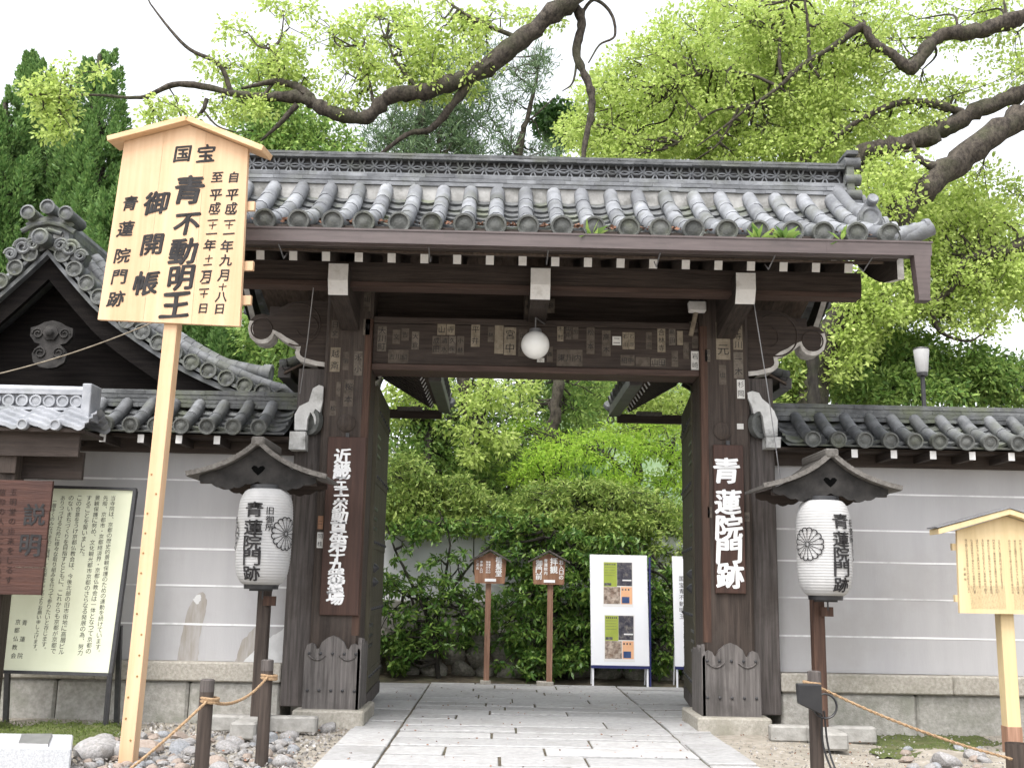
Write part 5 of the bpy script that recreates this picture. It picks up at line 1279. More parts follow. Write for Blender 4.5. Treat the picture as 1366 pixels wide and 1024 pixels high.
# ================================================================ FOREGROUND STONES AND MOSS
def rock_mesh(seed, squash=.7, rough=.22, sub=2):
    bm = bmesh.new(); bmesh.ops.create_icosphere(bm, subdivisions=sub, radius=1)
    r = np.random.default_rng(seed); pl = r.normal(size=(9, 3)); pl /= np.linalg.norm(pl, axis=1, keepdims=True); dd = r.uniform(.62, .95, 9)
    for v in bm.verts:
        p = np.array(v.co); 
        for n_, d_ in zip(pl, dd):
            k = p @ n_
            if k > d_: p = p-n_*(k-d_)*.85
        p += r.normal(size=3)*rough*.12; p[2] *= squash; v.co = p
    me = bpy.data.meshes.new('rock'); bm.to_mesh(me); bm.free()
    me.polygons.foreach_set('use_smooth', [True]*len(me.polygons)); me.set_sharp_from_angle(angle=R(38)); return me
RM = []
for i in range(9):
    me = rock_mesh(i+3); me.materials.append(MATS[('rock_grey', 'rock_blue', 'rock_tan')[i % 3 if i != 8 else 0]]); RM.append(me)
def rock(x, y, r, label, group=None, me=None, z=None, name='cobble', cat='stone'):
    o = bpy.data.objects.new(name, me or random.choice(RM)); COL.objects.link(o)
    o.location = (x, y, (z if z is not None else r*.28-.05)); o.rotation_euler = (random.uniform(-.3, .3), random.uniform(-.3, .3), random.uniform(0, 6.28))
    o.scale = (r*random.uniform(.9, 1.25), r*random.uniform(.8, 1.05), r*random.uniform(.8, 1.0)); return tag(o, label, cat, group)
for px, py, r, k, lb in [(126, 1000, .20, 0, 'big rounded pale boulder beside the granite block'), (161, 998, .16, 3, 'grey boulder tucked behind the foot of the big sign'), (150, 982, .075, 2, 'small orange brown stone lying on the moss'), (198, 992, .13, 2, 'tan stone just right of the foot of the big sign'),
      (438, 966, .10, 0, 'pale stone lying against the plinth of the left pillar'), (1262, 1010, .14, 0, 'grey stone on the ground left of the right corner stump'), (1300, 1002, .12, 3, 'bluish stone on the ground behind the right rope end')]:
    c = PZ(px, py, 0.02); rock(c[0], c[1], r, lb, None, RM[k], name='boulder')
placed = []
tries = 0
while len(placed) < 240 and tries < 6000:
    tries += 1
    px, py = random.uniform(100, 430), random.uniform(966, 1060)
    if px > 400-(py-966)*.25 or (px < 170 and py < 985): continue
    c = PZ(px, py, 0)
    if c[0] > -2.02 or c[1] > -.95: continue
    r = random.choice([.04, .05, .055, .065, .08, .105])*random.uniform(.8, 1.15)
    if any((c[0]-q[0])**2+(c[1]-q[1])**2 < (.80*(r+q[2]))**2 for q in placed): continue
    if abs(c[0]+3.61) < .16 and abs(c[1]+2.6) < .16: continue
    placed.append((c[0], c[1], r)); rock(c[0], c[1], r, 'grey cobble among the loose stones left of the path', 'cobbles heaped along the left rope')
placed = []
for _ in range(26):
    c = PZ(random.uniform(1180, 1366), random.uniform(992, 1024), 0); r = random.uniform(.03, .075)
    rock(c[0], c[1], r, 'small stone scattered on the soil in front of the right wall', 'stones scattered by the right wall')
# gravel as one mass
V = []; Fq = []; 
def chips(n, fn, size):
    C = np.array([fn() for _ in range(n)]); D = rng.normal(size=(n, 3))*np.array((1, 1, .25))
    return leaves(C, D, size*rng.uniform(.5, 1.4, n), .8)
def fn1():
    while True:
        c = PZ(random.uniform(90, 480), random.uniform(962, 1090), -.03)
        if c[0] < -2.0: return c
def fn2():
    while True:
        c = PZ(random.uniform(930, 1400), random.uniform(975, 1090), -.035)
        if c[0] > 2.0: return c
V1, F1 = chips(5000, fn1, .035); V2, F2 = chips(2500, fn2, .022)
o = npmesh('gravel', np.vstack([V1, V2]), np.vstack([F1, F2+len(V1)]), 'gravel'); tag(o, 'loose gravel on the soil either side of the path', 'gravel', kind='stuff')
# moss bank at the left and a patch at the right
def mound(px0, px1, py0, py1, h, seed, label, nb=7000):
    a = [PZ(px0, py1, 0), PZ(px1, py1, 0), PZ(px1, py0, 0), PZ(px0, py0, 0)]; m = MB(); rows = []; r_ = np.random.default_rng(seed); pts = []
    for j in range(22):
        t = j/21; row = []
        for i in range(46):
            s_ = i/45; p_ = (a[0]*(1-s_)+a[1]*s_)*(1-t)+(a[3]*(1-s_)+a[2]*s_)*t
            e = min(1, min(s_, 1-s_)*6)*min(1, min(t, 1-t)*6)
            q = (p_[0]+.05*math.sin(t*19+s_*9), p_[1]+.06*math.sin(s_*31), -.06+e*h*(.7+.3*math.sin(s_*23+t*7)*math.sin(t*11+s_*5))+r_.normal()*.006)
            row.append(q); pts.append(q)
        rows.append(row)
    m.grid(rows); o = tag(m.build('moss', 'moss', None, 60), label, 'moss', kind='stuff')
    C = np.array(random.choices(pts, k=nb))+rng.normal(size=(nb, 3))*np.array((.08, .05, .004)); keep = C[:, 2] > -.03; C = C[keep]
    D = rng.normal(size=C.shape)*.5+np.array((0, 0, 1)); V, Fq = leaves(C+(0, 0, .012), D, rng.uniform(.015, .04, len(C)), .25)
    o = npmesh('short_grass', V, Fq, 'grass'); tag(o, label.replace('moss', 'grass blades in the moss'), 'grass', kind='stuff')
mound(-60, 178, 958, 992, .07, 1, 'green moss bank under the information board', 5000)
mound(1165, 1330, 972, 1002, .035, 2, 'green moss patch at the foot of the right wall', 900)
# granite block with metal plate
c = P(96, 997, -3.35); zt = c[2]
gb = thing('granite_block', (c[0]-.6, -3.0, 0), 'pale cut granite block with a metal plate on top in the bottom left corner', 'stone block')
bk = PZ(98, 979, zt); m = MB(); m.hexa([(c[0]-1.6, -3.35, -.15), (c[0], -3.35, -.15), (bk[0], bk[1], -.15), (c[0]-1.6, bk[1], -.15), (c[0]-1.6, -3.35, zt), (c[0], -3.35, zt), (bk[0], bk[1], zt), (c[0]-1.6, bk[1], zt)]); m.build('block', 'granite_new', gb, 20, bevel=.012)
A_, B_, C_, D_ = PZ(23, 995, zt+.001), PZ(64, 996, zt+.001), PZ(70, 981, zt+.001), PZ(28, 981, zt+.001)
m = MB(); m.hexa([A_, B_, C_, D_]+[q_*.96+(A_+B_+C_+D_)*.01+(0, 0, .022) for q_ in (A_, B_, C_, D_)]); m.build('metal_plate', 'metal_grey', gb, 20)
# fallen leaves: on the gate roof and on the paving
C = []
for i in range(len(cols)-1):
    for _ in range(random.choice([3, 8, 16, 26])):
        t = random.uniform(1.45, 1.93); zz = np.interp(t, [q[0] for q in prof], [q[1] for q in prof]); C.append(((cols[i]+cols[i+1])/2+random.gauss(0, .05), .2-t, zz+.045+random.uniform(-.015, .02)))
for _ in range(300):
    C.append((random.uniform(-1.9, 1.9), random.uniform(-4, 4.9), .006+random.random()*.01))
for _ in range(160):
    C.append((random.choice((-1, 1))*random.uniform(2.0, 3.6), random.uniform(-3.2, -.3), -.02+random.random()*.02))
C = np.array(C); D = rng.normal(size=C.shape)*np.array((1, 1, .2)); V, Fq = leaves(C, D, rng.uniform(.012, .036, len(C))*np.where(C[:, 2] > 4, 2.2, 1), .55)
tag(npmesh('fallen_leaves', V, Fq, 'litter'), 'dry reddish fallen leaves in the roof gullies and on the paving', 'leaves', kind='stuff')

# ================================================================ GARDEN BEHIND THE GATE
GW = thing('garden_wall', (0, 6.4, 0), 'white garden wall on a boulder base seen through the gate behind the shrubs', 'wall')
m = MB(); m.box(-9, 9, 6.35, 6.6, 1.25, 2.5); m.build('plaster_panel', 'plaster_white', GW, 20)
m = MB(); m.box(-9, 9, 6.2, 6.62, .7, 1.249); m.build('stone_course', 'granite_moss', GW, 20, bevel=.02)
m = MB(); m.hexa([(-9, 6.28, 2.51), (9, 6.28, 2.51), (9, 6.7, 2.51), (-9, 6.7, 2.51), (-9, 6.45, 2.62), (9, 6.45, 2.62), (9, 6.55, 2.62), (-9, 6.55, 2.62)]); m.build('coping', 'tile_moss', GW, 20)
m = MB(); m.box(-9, 9, 6.0, 6.5, -.1, .75); m.build('earth_core', 'soil_dark', GW, 20)
BM = []
for i in range(5):
    me = rock_mesh(40+i, .9, .2, 3); me.materials.append(MATS['boulder']); BM.append(me)
row_z = [.10, .36, .60]; n_b = 0
for k, z in enumerate(row_z):
    x = -4.2+.17*k
    while x < 3.6:
        w_ = random.uniform(.17, .34); x += w_*.9
        o = bpy.data.objects.new('wall_boulder', random.choice(BM)); COL.objects.link(o); o.parent = GW
        o.location = (x, 5.98-6.4+random.uniform(-.05, .04), z+random.uniform(-.03, .03)); o.scale = (w_, .24, .17+random.uniform(0, .05)); o.rotation_euler = (random.uniform(-.3, .3), random.uniform(-.5, .5), 0)
        x += w_*.85
m = MB(); m.grid([[(-9, 5.06, -.03), (9, 5.06, -.03)], [(-9, 6.0, .06), (9, 6.0, .06)]]); tag(m.build('garden_soil', 'soil_dark', None, 0), kind='structure')

def leafy(name, loc, label, cat, limbs, T, n, rad, size, lm, bark='bark', group=None, droop=.4, wr=.42, per=6, tw=True, up=0, amp=.2, maxd=4, crownname='crown', core=None):
    t = thing(name, loc, label, cat, group)
    m = MB(); pts = []
    for L_ in limbs: pts += limb(m, L_, 9, amp)
    if tw and len(T): twigs(m, T, pts, per, maxd=maxd)
    m.build('trunk' if cat == 'tree' else 'stems', bark, t, 60, recalc=False)
    V, Fq = tufts(T, n, rad, size, droop, 1.0, wr, up)
    npmesh(crownname if cat == 'tree' else 'foliage', V, Fq, lm, t)
    return t
def pl(lst, Y=None):
    'limb from (px, py, Y, radius)'
    return [np.append(P(a, b, y_), r_) for a, b, y_, r_ in lst]

# shrubs along the garden wall: glossy evergreen with visible stems
def shrub(label, ells, stems, n, lm='leaf_glossy', size=.12, rad=.16, nm='garden_shrub', grp='evergreen shrubs behind the gate'):
    T = in_ellipses(ells); T[:, 2] = np.maximum(T[:, 2], .12); st = [pl(s_) for s_ in stems]; c = st[0][0][:3]
    return leafy(nm, (c[0], c[1], 0), label, 'shrub', st, T, n, rad, size, lm, 'bark_dark', grp, .35, .36, 5, True, maxd=2.5)
shrub('open leafy shrub with bare forking stems left of the small brown signs', [(560, 708, 55, 16, 5.3, 5.9, 22), (535, 790, 34, 60, 5.2, 5.9, 38), (600, 770, 50, 40, 5.3, 5.9, 16), (600, 830, 50, 45, 5.2, 5.8, 45), (530, 870, 32, 30, 5.2, 5.8, 40), (660, 700, 40, 14, 5.3, 5.9, 16), (610, 760, 40, 30, 5.3, 5.9, 7), (640, 815, 30, 25, 5.3, 5.8, 20)],
      [[(585, 905, 5.6, .045), (580, 850, 5.6, .04), (560, 800, 5.6, .03), (530, 740, 5.6, .02), (515, 700, 5.6, .01)], [(580, 850, 5.6, .035), (592, 780, 5.65, .025), (600, 720, 5.6, .016), (585, 680, 5.6, .008)], [(575, 830, 5.6, .03), (600, 790, 5.55, .025), (640, 740, 5.6, .018), (690, 700, 5.6, .008)], [(560, 800, 5.6, .02), (535, 790, 5.6, .015), (515, 760, 5.6, .008)], [(632, 760, 5.6, .014), (632, 700, 5.6, .008)]], 24)
shrub('dense glossy shrub behind the white poster board, reaching down to the boulders', [(750, 820, 70, 70, 5.25, 5.9, 130), (700, 830, 50, 50, 5.25, 5.9, 60), (720, 740, 70, 50, 5.3, 6.0, 100), (820, 800, 60, 90, 5.4, 6.0, 120), (890, 830, 40, 70, 5.4, 6.0, 80), (720, 885, 60, 16, 5.2, 5.5, 26)],
      [[(760, 910, 5.7, .05), (750, 840, 5.7, .04), (740, 760, 5.7, .025), (720, 700, 5.7, .01)], [(760, 870, 5.7, .04), (820, 800, 5.7, .025), (870, 740, 5.7, .01)]], 30)
shrub('rounded clipped hedge top showing pale new leaves above the garden wall at left', [(600, 700, 90, 14, 5.9, 6.3, 80), (590, 665, 60, 30, 6.0, 7.0, 110), (540, 650, 35, 45, 6.0, 7.0, 60), (640, 680, 40, 22, 6.0, 7.0, 50), (530, 690, 25, 30, 5.8, 6.6, 40)], [[(590, 800, 6.8, .05), (590, 720, 6.8, .04), (590, 660, 6.6, .015)]], 40, 'leaf_hedge', .10, .2, 'hedge_shrub', 'rounded hedge shrubs')
shrub('broad rounded hedge top showing pale new leaves above the garden wall at right', [(770, 704, 110, 18, 5.8, 6.3, 130), (770, 675, 90, 35, 6.0, 7.2, 200), (740, 720, 60, 25, 6.0, 6.8, 80), (850, 690, 60, 35, 6.0, 7.0, 110), (890, 740, 40, 60, 6.0, 6.8, 80), (820, 730, 60, 30, 6, 6.8, 70)], [[(780, 800, 6.9, .05), (780, 720, 6.9, .04), (780, 660, 6.7, .015)]], 40, 'leaf_hedge', .10, .2, 'hedge_shrub', 'rounded hedge shrubs')
# low dark plants at the foot of the left door
# maple with flat bright layers
T = []
for px, py, rx, Y0, Y1, n in [(800, 590, 85, 8.2, 9.6, 60), (760, 605, 60, 8, 9.2, 34), (850, 640, 60, 8, 9, 44), (790, 650, 70, 8, 9, 44), (880, 600, 40, 8, 9.5, 30), (720, 630, 40, 8.2, 9.2, 24), (700, 570, 30, 9, 10, 14), (870, 680, 50, 7.6, 8.6, 30), (850, 570, 60, 9, 10, 26), (960, 620, 70, 8, 9.5, 40)]:
    for _ in range(n):
        u = random.uniform(-1, 1); T.append(P(px+rx*u, py+14*u*u+random.uniform(-7, 7), random.uniform(Y0, Y1)))
leafy('maple_tree', tuple(P(900, 800, 8.8)*(1, 1, 0)), 'bright green maple with flat feathery layers seen through the right half of the gate', 'tree',
      [pl([(905, 860, 8.8, .10), (880, 740, 8.8, .08), (862, 680, 8.8, .06), (840, 640, 8.8, .04), (800, 600, 8.8, .02), (760, 590, 8.8, .008)]), pl([(862, 690, 8.8, .05), (890, 630, 8.8, .03), (900, 590, 8.9, .01)]), pl([(850, 660, 8.8, .04), (790, 655, 8.6, .02), (730, 640, 8.5, .008)])], np.array(T), 46, .34, .10, 'leaf_maple', 'bark_dark', None, .25, .3, 6)
# weeping bright maple further back at centre, mixed broadleaf wall of trees
def grove(label, ells, trunk, n, lm, size, rad, nm='garden_tree', grp='broadleaf trees behind the garden wall', bark='bark_dark', **k):
    T = in_ellipses(ells); st = [pl(s_) for s_ in trunk]; c = st[0][0]
    return leafy(nm, (c[0], c[1], 0), label, 'tree', st, T, n, rad, size, lm, bark, grp, tw=True, maxd=3.5, **k)
grove('dark shaded tree seen through the gate just right of the left door', [(560, 600, 60, 80, 9.5, 12, 150), (530, 650, 40, 60, 8.5, 10, 60), (620, 620, 60, 60, 10, 12, 110), (600, 540, 60, 50, 10.5, 12.5, 90)], [[(565, 790, 9, .14), (565, 690, 9, .13), (568, 630, 9.5, .1), (575, 550, 10.5, .05)]], 44, 'leaf_mid', .13, .42)
grove('tree with yellow green young leaf sprays hanging in the gate opening', [(560, 520, 40, 20, 8, 9, 16), (525, 540, 26, 26, 8, 9, 8), (640, 525, 50, 20, 8.5, 9.5, 18), (690, 530, 30, 25, 8.5, 9.5, 10), (640, 570, 50, 25, 8, 9, 14), (655, 600, 40, 20, 8, 9, 12)], [[(470, 700, 9, .12), (490, 560, 9, .09), (520, 490, 9, .05), (600, 480, 9, .03), (690, 500, 9, .01)], [(520, 500, 9, .03), (580, 530, 8.6, .02), (640, 560, 8.6, .008)]], 46, 'leaf_fresh', .13, .34)
grove('leafy tree around a leaning bare trunk in the middle of the gate view', [(700, 560, 90, 60, 11, 13.5, 150), (660, 640, 70, 50, 9, 11, 90), (760, 520, 70, 40, 12, 14, 90), (720, 600, 50, 40, 10, 12, 60)], [[(735, 640, 10.5, .14), (739, 570, 10.5, .13), (743, 500, 10.5, .12), (748, 420, 10.5, .1), (760, 330, 10.5, .06)]], 40, 'leaf_mid', .13, .45, bark='bark')
grove('pale yellow green tree far back at the right of the gate view', [(830, 540, 70, 45, 14, 17, 110), (900, 530, 50, 50, 14, 17, 80), (800, 510, 50, 30, 14, 17, 40)], [[(850, 640, 15.5, .16), (850, 560, 15.5, .12), (855, 500, 15.5, .05)]], 40, 'leaf_fresh', .15, .5)
# far wooded bank as one mass
C = np.stack([rng.uniform(-30, 34, 26000), rng.uniform(19, 27, 26000), np.zeros(26000)], 1)
C[:, 2] = rng.random(26000)**.8*(5.2+1.6*np.sin(C[:, 0]*.35+1)+1.0*np.sin(C[:, 0]*.9))*(.6+.4*(C[:, 1]-19)/8)
V, Fq = leaves(C, rng.normal(size=C.shape), rng.uniform(.35, .8, len(C)), .7)
tag(npmesh('far_wood', V, Fq, 'leaf_dark'), 'dark wooded bank closing the view behind the garden trees', 'wood', kind='stuff')
m = MB(); m.grid([[(x, 20.5, -.1) for x in np.linspace(-60, 70, 60)], [(x, 24, 3.0+1.2*math.sin(x*.35+1)+.8*math.sin(x*.9)) for x in np.linspace(-60, 70, 60)], [(x, 40, 4.0) for x in np.linspace(-60, 70, 60)]]); tag(m.build('wooded_bank', 'hill', None, 60), kind='structure')

# ================================================================ TREES ABOVE THE ROOFS
# great camphor: leaning trunk behind the right of the gate, long limbs over the roof
limbs = [pl([(1060, 640, 4.6, .27), (1100, 470, 4.6, .225), (1150, 385, 4.6, .205), (1190, 300, 4.6, .205), (1262, 228, 4.6, .205), (1335, 175, 4.6, .205), (1430, 110, 4.6, .22), (1560, -30, 4.8, .2), (1500, -260, 4.6, .18), (1250, -300, 4.0, .17), (1000, -200, 3.4, .17), (860, -90, 3.0, .165), (765, -5, 2.8, .155), (705, 45, 2.8, .15), (640, 95, 2.8, .14), (572, 121, 2.8, .13), (522, 128, 2.8, .12), (488, 156, 2.8, .105), (440, 149, 2.8, .10), (402, 131, 2.8, .085), (345, 129, 2.8, .07), (308, 124, 2.8, .055), (240, 112, 2.8, .045), (188, 130, 2.8, .03), (130, 127, 2.8, .02), (40, 126, 2.8, .008)]),
    pl([(1128, 420, 4.8, .17), (1120, 330, 5.1, .17), (1128, 240, 5.2, .175), (1152, 205, 5.2, .175), (1205, 192, 5.2, .155), (1250, 176, 5.2, .15), (1300, 150, 5.2, .145), (1366, 122, 5.2, .14), (1480, 60, 5.2, .12), (1600, -60, 5.2, .06)]),
    pl([(1560, -40, 4.9, .16), (1450, -10, 5.0, .15), (1366, 22, 5, .145), (1300, 42, 5, .135), (1250, 50, 5, .12), (1217, 90, 5, .11), (1190, 72, 5, .09), (1165, 58, 5, .08), (1150, 36, 5, .07), (1118, 58, 5, .055), (1075, 84, 5, .045), (1040, 115, 5, .038), (1005, 138, 5, .03), (950, 150, 5, .02), (905, 190, 5, .01)]),
    pl([(1285, 150, 5.2, .08), (1230, 136, 5.2, .07), (1190, 140, 5.2, .06), (1140, 165, 5.2, .05), (1108, 190, 5.2, .035), (1075, 215, 5.2, .02)]),
    pl([(1075, 84, 5, .04), (1045, 100, 5.1, .04), (1040, 60, 5.2, .03), (1052, 0, 5.3, .015)]), pl([(1080, 85, 5, .035), (1078, 40, 5, .03), (1072, -10, 5, .02)]),
    pl([(1040, 116, 5, .03), (1000, 100, 5.2, .025), (950, 95, 5.3, .015), (910, 110, 5.3, .008)]), pl([(1005, 138, 5, .03), (965, 170, 4.9, .02), (930, 195, 4.9, .012)]), pl([(985, 145, 5, .03), (960, 190, 5.1, .02), (925, 215, 5.2, .01)]),
    pl([(860, -90, 3.0, .10), (790, -70, 3.0, .09), (764, -8, 3.0, .075), (776, 28, 3.0, .07), (769, 72, 3.0, .065), (785, 110, 3.0, .06), (790, 142, 3.0, .055), (782, 182, 3.0, .045), (776, 225, 3.0, .03)]),
    pl([(772, 24, 3.0, .03), (792, 0, 3.0, .028), (815, 18, 3.0, .026), (820, 48, 3.0, .02), (800, 60, 3.0, .016), (785, 84, 3.0, .012)]), pl([(770, 78, 3.0, .022), (764, 110, 3.0, .016), (750, 122, 3.0, .008)]),
    pl([(634, 100, 2.8, .07), (604, 140, 2.9, .06), (575, 172, 3.0, .05), (542, 180, 3.0, .04), (500, 212, 3.0, .025)]),
    pl([(308, 122, 2.8, .04), (292, 86, 2.8, .035), (248, 62, 2.8, .028), (204, 10, 2.8, .014), (195, -10, 2.8, .01)]),
    pl([(415, 140, 2.8, .07), (404, 122, 2.8, .08), (372, 109, 2.8, .05), (322, 118, 2.8, .02)]), pl([(276, 132, 2.8, .035), (270, 148, 2.8, .03), (256, 162, 2.8, .012)]), pl([(396, 140, 2.8, .05), (372, 166, 2.8, .035), (348, 188, 2.8, .015)]), pl([(270, 146, 2.8, .02), (290, 168, 2.8, .014), (320, 178, 2.8, .007)]),
    pl([(690, 50, 2.8, .04), (640, 30, 2.9, .03), (600, 5, 3.0, .02)]), pl([(560, 122, 2.8, .035), (530, 85, 2.9, .022), (515, 50, 3.0, .010)]), pl([(500, 145, 2.8, .03), (490, 100, 2.9, .02), (478, 60, 3.0, .01)]), pl([(352, 128, 2.8, .03), (372, 95, 2.9, .02), (362, 65, 2.9, .008)]),
    pl([(1480, 250, 5.5, .14), (1366, 325, 5.4, .11), (1320, 338, 5.3, .09), (1285, 350, 5.2, .08), (1272, 380, 5.2, .07), (1240, 408, 5.2, .06), (1226, 414, 5.2, .05)]), pl([(1242, 405, 5.2, .05), (1252, 440, 5.2, .035), (1290, 455, 5.2, .022), (1318, 440, 5.2, .01)]), pl([(1430, 110, 4.6, .14), (1470, 180, 5.2, .14), (1480, 250, 5.5, .14)]),
    pl([(1250, 225, 4.6, .10), (1225, 210, 4.6, .05), (1215, 185, 4.6, .02)])]
E1 = [(1165, 400, 40, 50, 4.0, 4.4, 30), (1130, 480, 30, 40, 4.0, 4.4, 14), (890, 125, 95, 75, 5.0, 7.2, 100), (900, 60, 40, 40, 5.0, 7.2, 16), (800, 160, 50, 50, 5, 6.8, 34), (960, 60, 90, 70, 5.0, 7.2, 90), (1000, 150, 110, 70, 5.0, 7.2, 110), (1085, 60, 80, 65, 5.0, 7.2, 80), (1120, 130, 70, 60, 5.0, 7.2, 60), (1150, 40, 40, 50, 5.1, 7.2, 26), (840, 200, 60, 22, 5, 6.8, 24), (930, 205, 90, 18, 5, 6.8, 40),
      (1060, 190, 70, 35, 5.1, 6.8, 44), (1200, 60, 40, 60, 5.1, 7.2, 22), (1290, 30, 80, 40, 5, 7, 26), (1330, 90, 50, 50, 5, 7, 14), (1240, 140, 50, 30, 5, 6.5, 18), (1180, 250, 50, 40, 4, 5.5, 36), (1240, 310, 50, 50, 5.1, 6.8, 46), (1300, 330, 60, 60, 5, 6.5, 60), (1340, 360, 50, 45, 5, 6.5, 40), (1180, 400, 50, 40, 4.8, 6, 40), (1230, 370, 60, 50, 4.8, 6, 44), (1150, 440, 26, 30, 4.8, 5.6, 12), (1280, 410, 60, 40, 5, 6.5, 36), (1320, 260, 50, 40, 5, 6.5, 24)]
E2 = [(520, 60, 70, 50, 2.6, 4, 42), (590, 60, 60, 60, 2.6, 4, 34), (560, 110, 70, 25, 2.6, 3.6, 24), (480, 80, 40, 50, 2.6, 3.8, 20), (640, 30, 40, 30, 2.6, 3.8, 12), (430, 30, 50, 30, 2.8, 4, 7), (360, 80, 40, 30, 2.6, 3.6, 22), (400, 110, 30, 25, 2.6, 3.4, 12), (320, 140, 40, 20, 2.6, 3.4, 14), (300, 95, 40, 25, 2.6, 3.4, 8), (230, 150, 40, 14, 2.6, 3.4, 9), (460, 130, 30, 14, 2.6, 3.2, 8), (75, 160, 30, 25, 2.6, 3.2, 16), (100, 105, 40, 20, 2.6, 3.2, 10), (70, 125, 20, 20, 2.6, 3.2, 8), (45, 120, 10, 10, 2.6, 3.2, 4), (720, 20, 40, 14, 3, 4, 7), (640, 90, 40, 40, 2.8, 3.6, 8), (210, 175, 30, 10, 2.7, 3.3, 5), (380, 8, 40, 10, 2.7, 3.3, 5), (300, 45, 40, 14, 2.7, 3.3, 3)]
T1, T2 = in_ellipses(E1), in_ellipses(E2)
ct = thing('camphor_tree', (3.0, 4.6, 0), 'great camphor tree leaning behind the gate, long bare limbs reaching over the whole roof', 'tree')
m = MB(); pts = []
for L_ in limbs: pts += limb(m, L_, 12, .07)
twigs(m, T1, pts, 6, .03, .010, 3.2); twigs(m, T2, pts, 4, .02, .008, 2.0)
m.build('trunk', 'bark', ct, 60, recalc=False)
V1, F1 = tufts(T1, 74, .38, .088, .18, 1, .6); V2, F2 = tufts(T2, 56, .26, .085, .25, 1, .55)
npmesh('crown', np.vstack([V1, V2]), np.vstack([F1, F2+len(V1)]), 'leaf_fresh', ct)

# a second light broadleaf behind it fills the right sky
grove('yellow green broadleaf tree filling the sky behind the right half of the roof ridge', [(900, 150, 95, 60, 8, 11, 110), (1030, 80, 100, 90, 8, 11, 140), (1130, 180, 90, 70, 8, 11, 110), (1080, 240, 60, 30, 8, 10, 40), (1250, 300, 80, 70, 8, 11, 100), (1330, 350, 60, 70, 8, 11, 70), (820, 190, 50, 30, 8, 10, 30)], [[(1140, 640, 9.5, .3), (1120, 400, 9.5, .26), (1080, 250, 9.5, .2), (1030, 150, 9.5, .12), (1000, 60, 9.5, .05)], [(1090, 280, 9.5, .14), (1180, 260, 9.5, .1), (1300, 300, 9.5, .05)], [(1050, 190, 9.5, .12), (940, 160, 9.5, .07), (860, 170, 9.5, .03)]], 60, 'leaf_fresh', .125, .6, 'broadleaf_tree', 'trees behind the gate roof', 'bark', droop=.15, wr=.6)
# cypresses on the left
def cypress(label, tip, base, halfw, Y, n, seed):
    r_ = np.random.default_rng(seed); T = []; a, b = P(*tip, Y), P(*base, Y); hw = halfw
    for _ in range(int(n*.75)):
        t = .012+.988*r_.random()**.62; ang = r_.uniform(0, 6.28); rr = hw*(t**.7)*(.55+.45*r_.random())*(1+.22*math.sin(ang*3+t*9))
        T.append(a+(b-a)*t+np.array((math.cos(ang)*rr, math.sin(ang)*rr, r_.normal()*.15)))
    T = np.array(T)
    t = thing('cypress_tree', (b[0], Y, 0), label, 'tree', 'dark conifers on the left')
    m = MB(); limb(m, [np.append(a+(b-a)*u, .03+.3*u) for u in (0.05, .35, .7, 1)], 9, .05)
    g_ = b*(1, 1, 0); m.tube([b, g_], [.33, .4], 10)
    for q in T[::5]:
        c_ = a+(b-a)*np.clip(((q-a) @ (b-a))/((b-a) @ (b-a))-.0, 0, 1); m.tube([c_+(0, 0, -.3), (c_+q)/2, q], [.04, .025, .008], 5)
    m.build('trunk', 'bark', t, 60, recalc=False)
    T = T[::3]; k = 300; ln = np.repeat(r_.uniform(.55, 1.15, len(T)), k); C = np.repeat(T, k, 0); u = r_.random(len(C))
    hgt = np.clip((a[2]+.35-C[:, 2])/1.6, .25, 1); ang = r_.uniform(0, 6.283, len(C)); rad = .30*hgt*(1-u)**.8*np.sqrt(r_.random(len(C)))+.015
    outw = C-(a+(b-a)*.5); outw[:, 2] = 0; outw /= np.linalg.norm(outw, axis=1, keepdims=True)+1e-6
    off = np.stack([np.cos(ang)*rad, np.sin(ang)*rad, (u-.35)*ln*hgt], 1)+outw*(u*.18*hgt)[:, None]
    V, Fq = leaves(C+off, outw*.3+np.stack([np.cos(ang), np.sin(ang), np.full(len(C), 1.3)], 1)*.6+rng.normal(size=C.shape)*.25, rng.uniform(.06, .14, len(C)), .42)
    npmesh('crown', V, Fq, 'leaf_cypress', t)
cypress('tall cypress with the highest narrow tip standing just left of the big sign', (134, 55), (112, 420), 1.25, 9.5, 760, 1)
cypress('broad cypress cut by the left edge of the photo', (8, 120), (-5, 420), 1.35, 9.0, 760, 2)
cypress('cypress with a leaning tip between its two taller neighbours', (48, 66), (62, 420), 1.15, 10.5, 700, 3)
cypress('lower dark conifer filling the gap directly behind the big sign', (176, 235), (185, 480), 1.5, 8.6, 620, 4)
cypress('small conifer filling the gap between the hall roof and the gate', (300, 330), (300, 560), 1.5, 7.6, 380, 5)
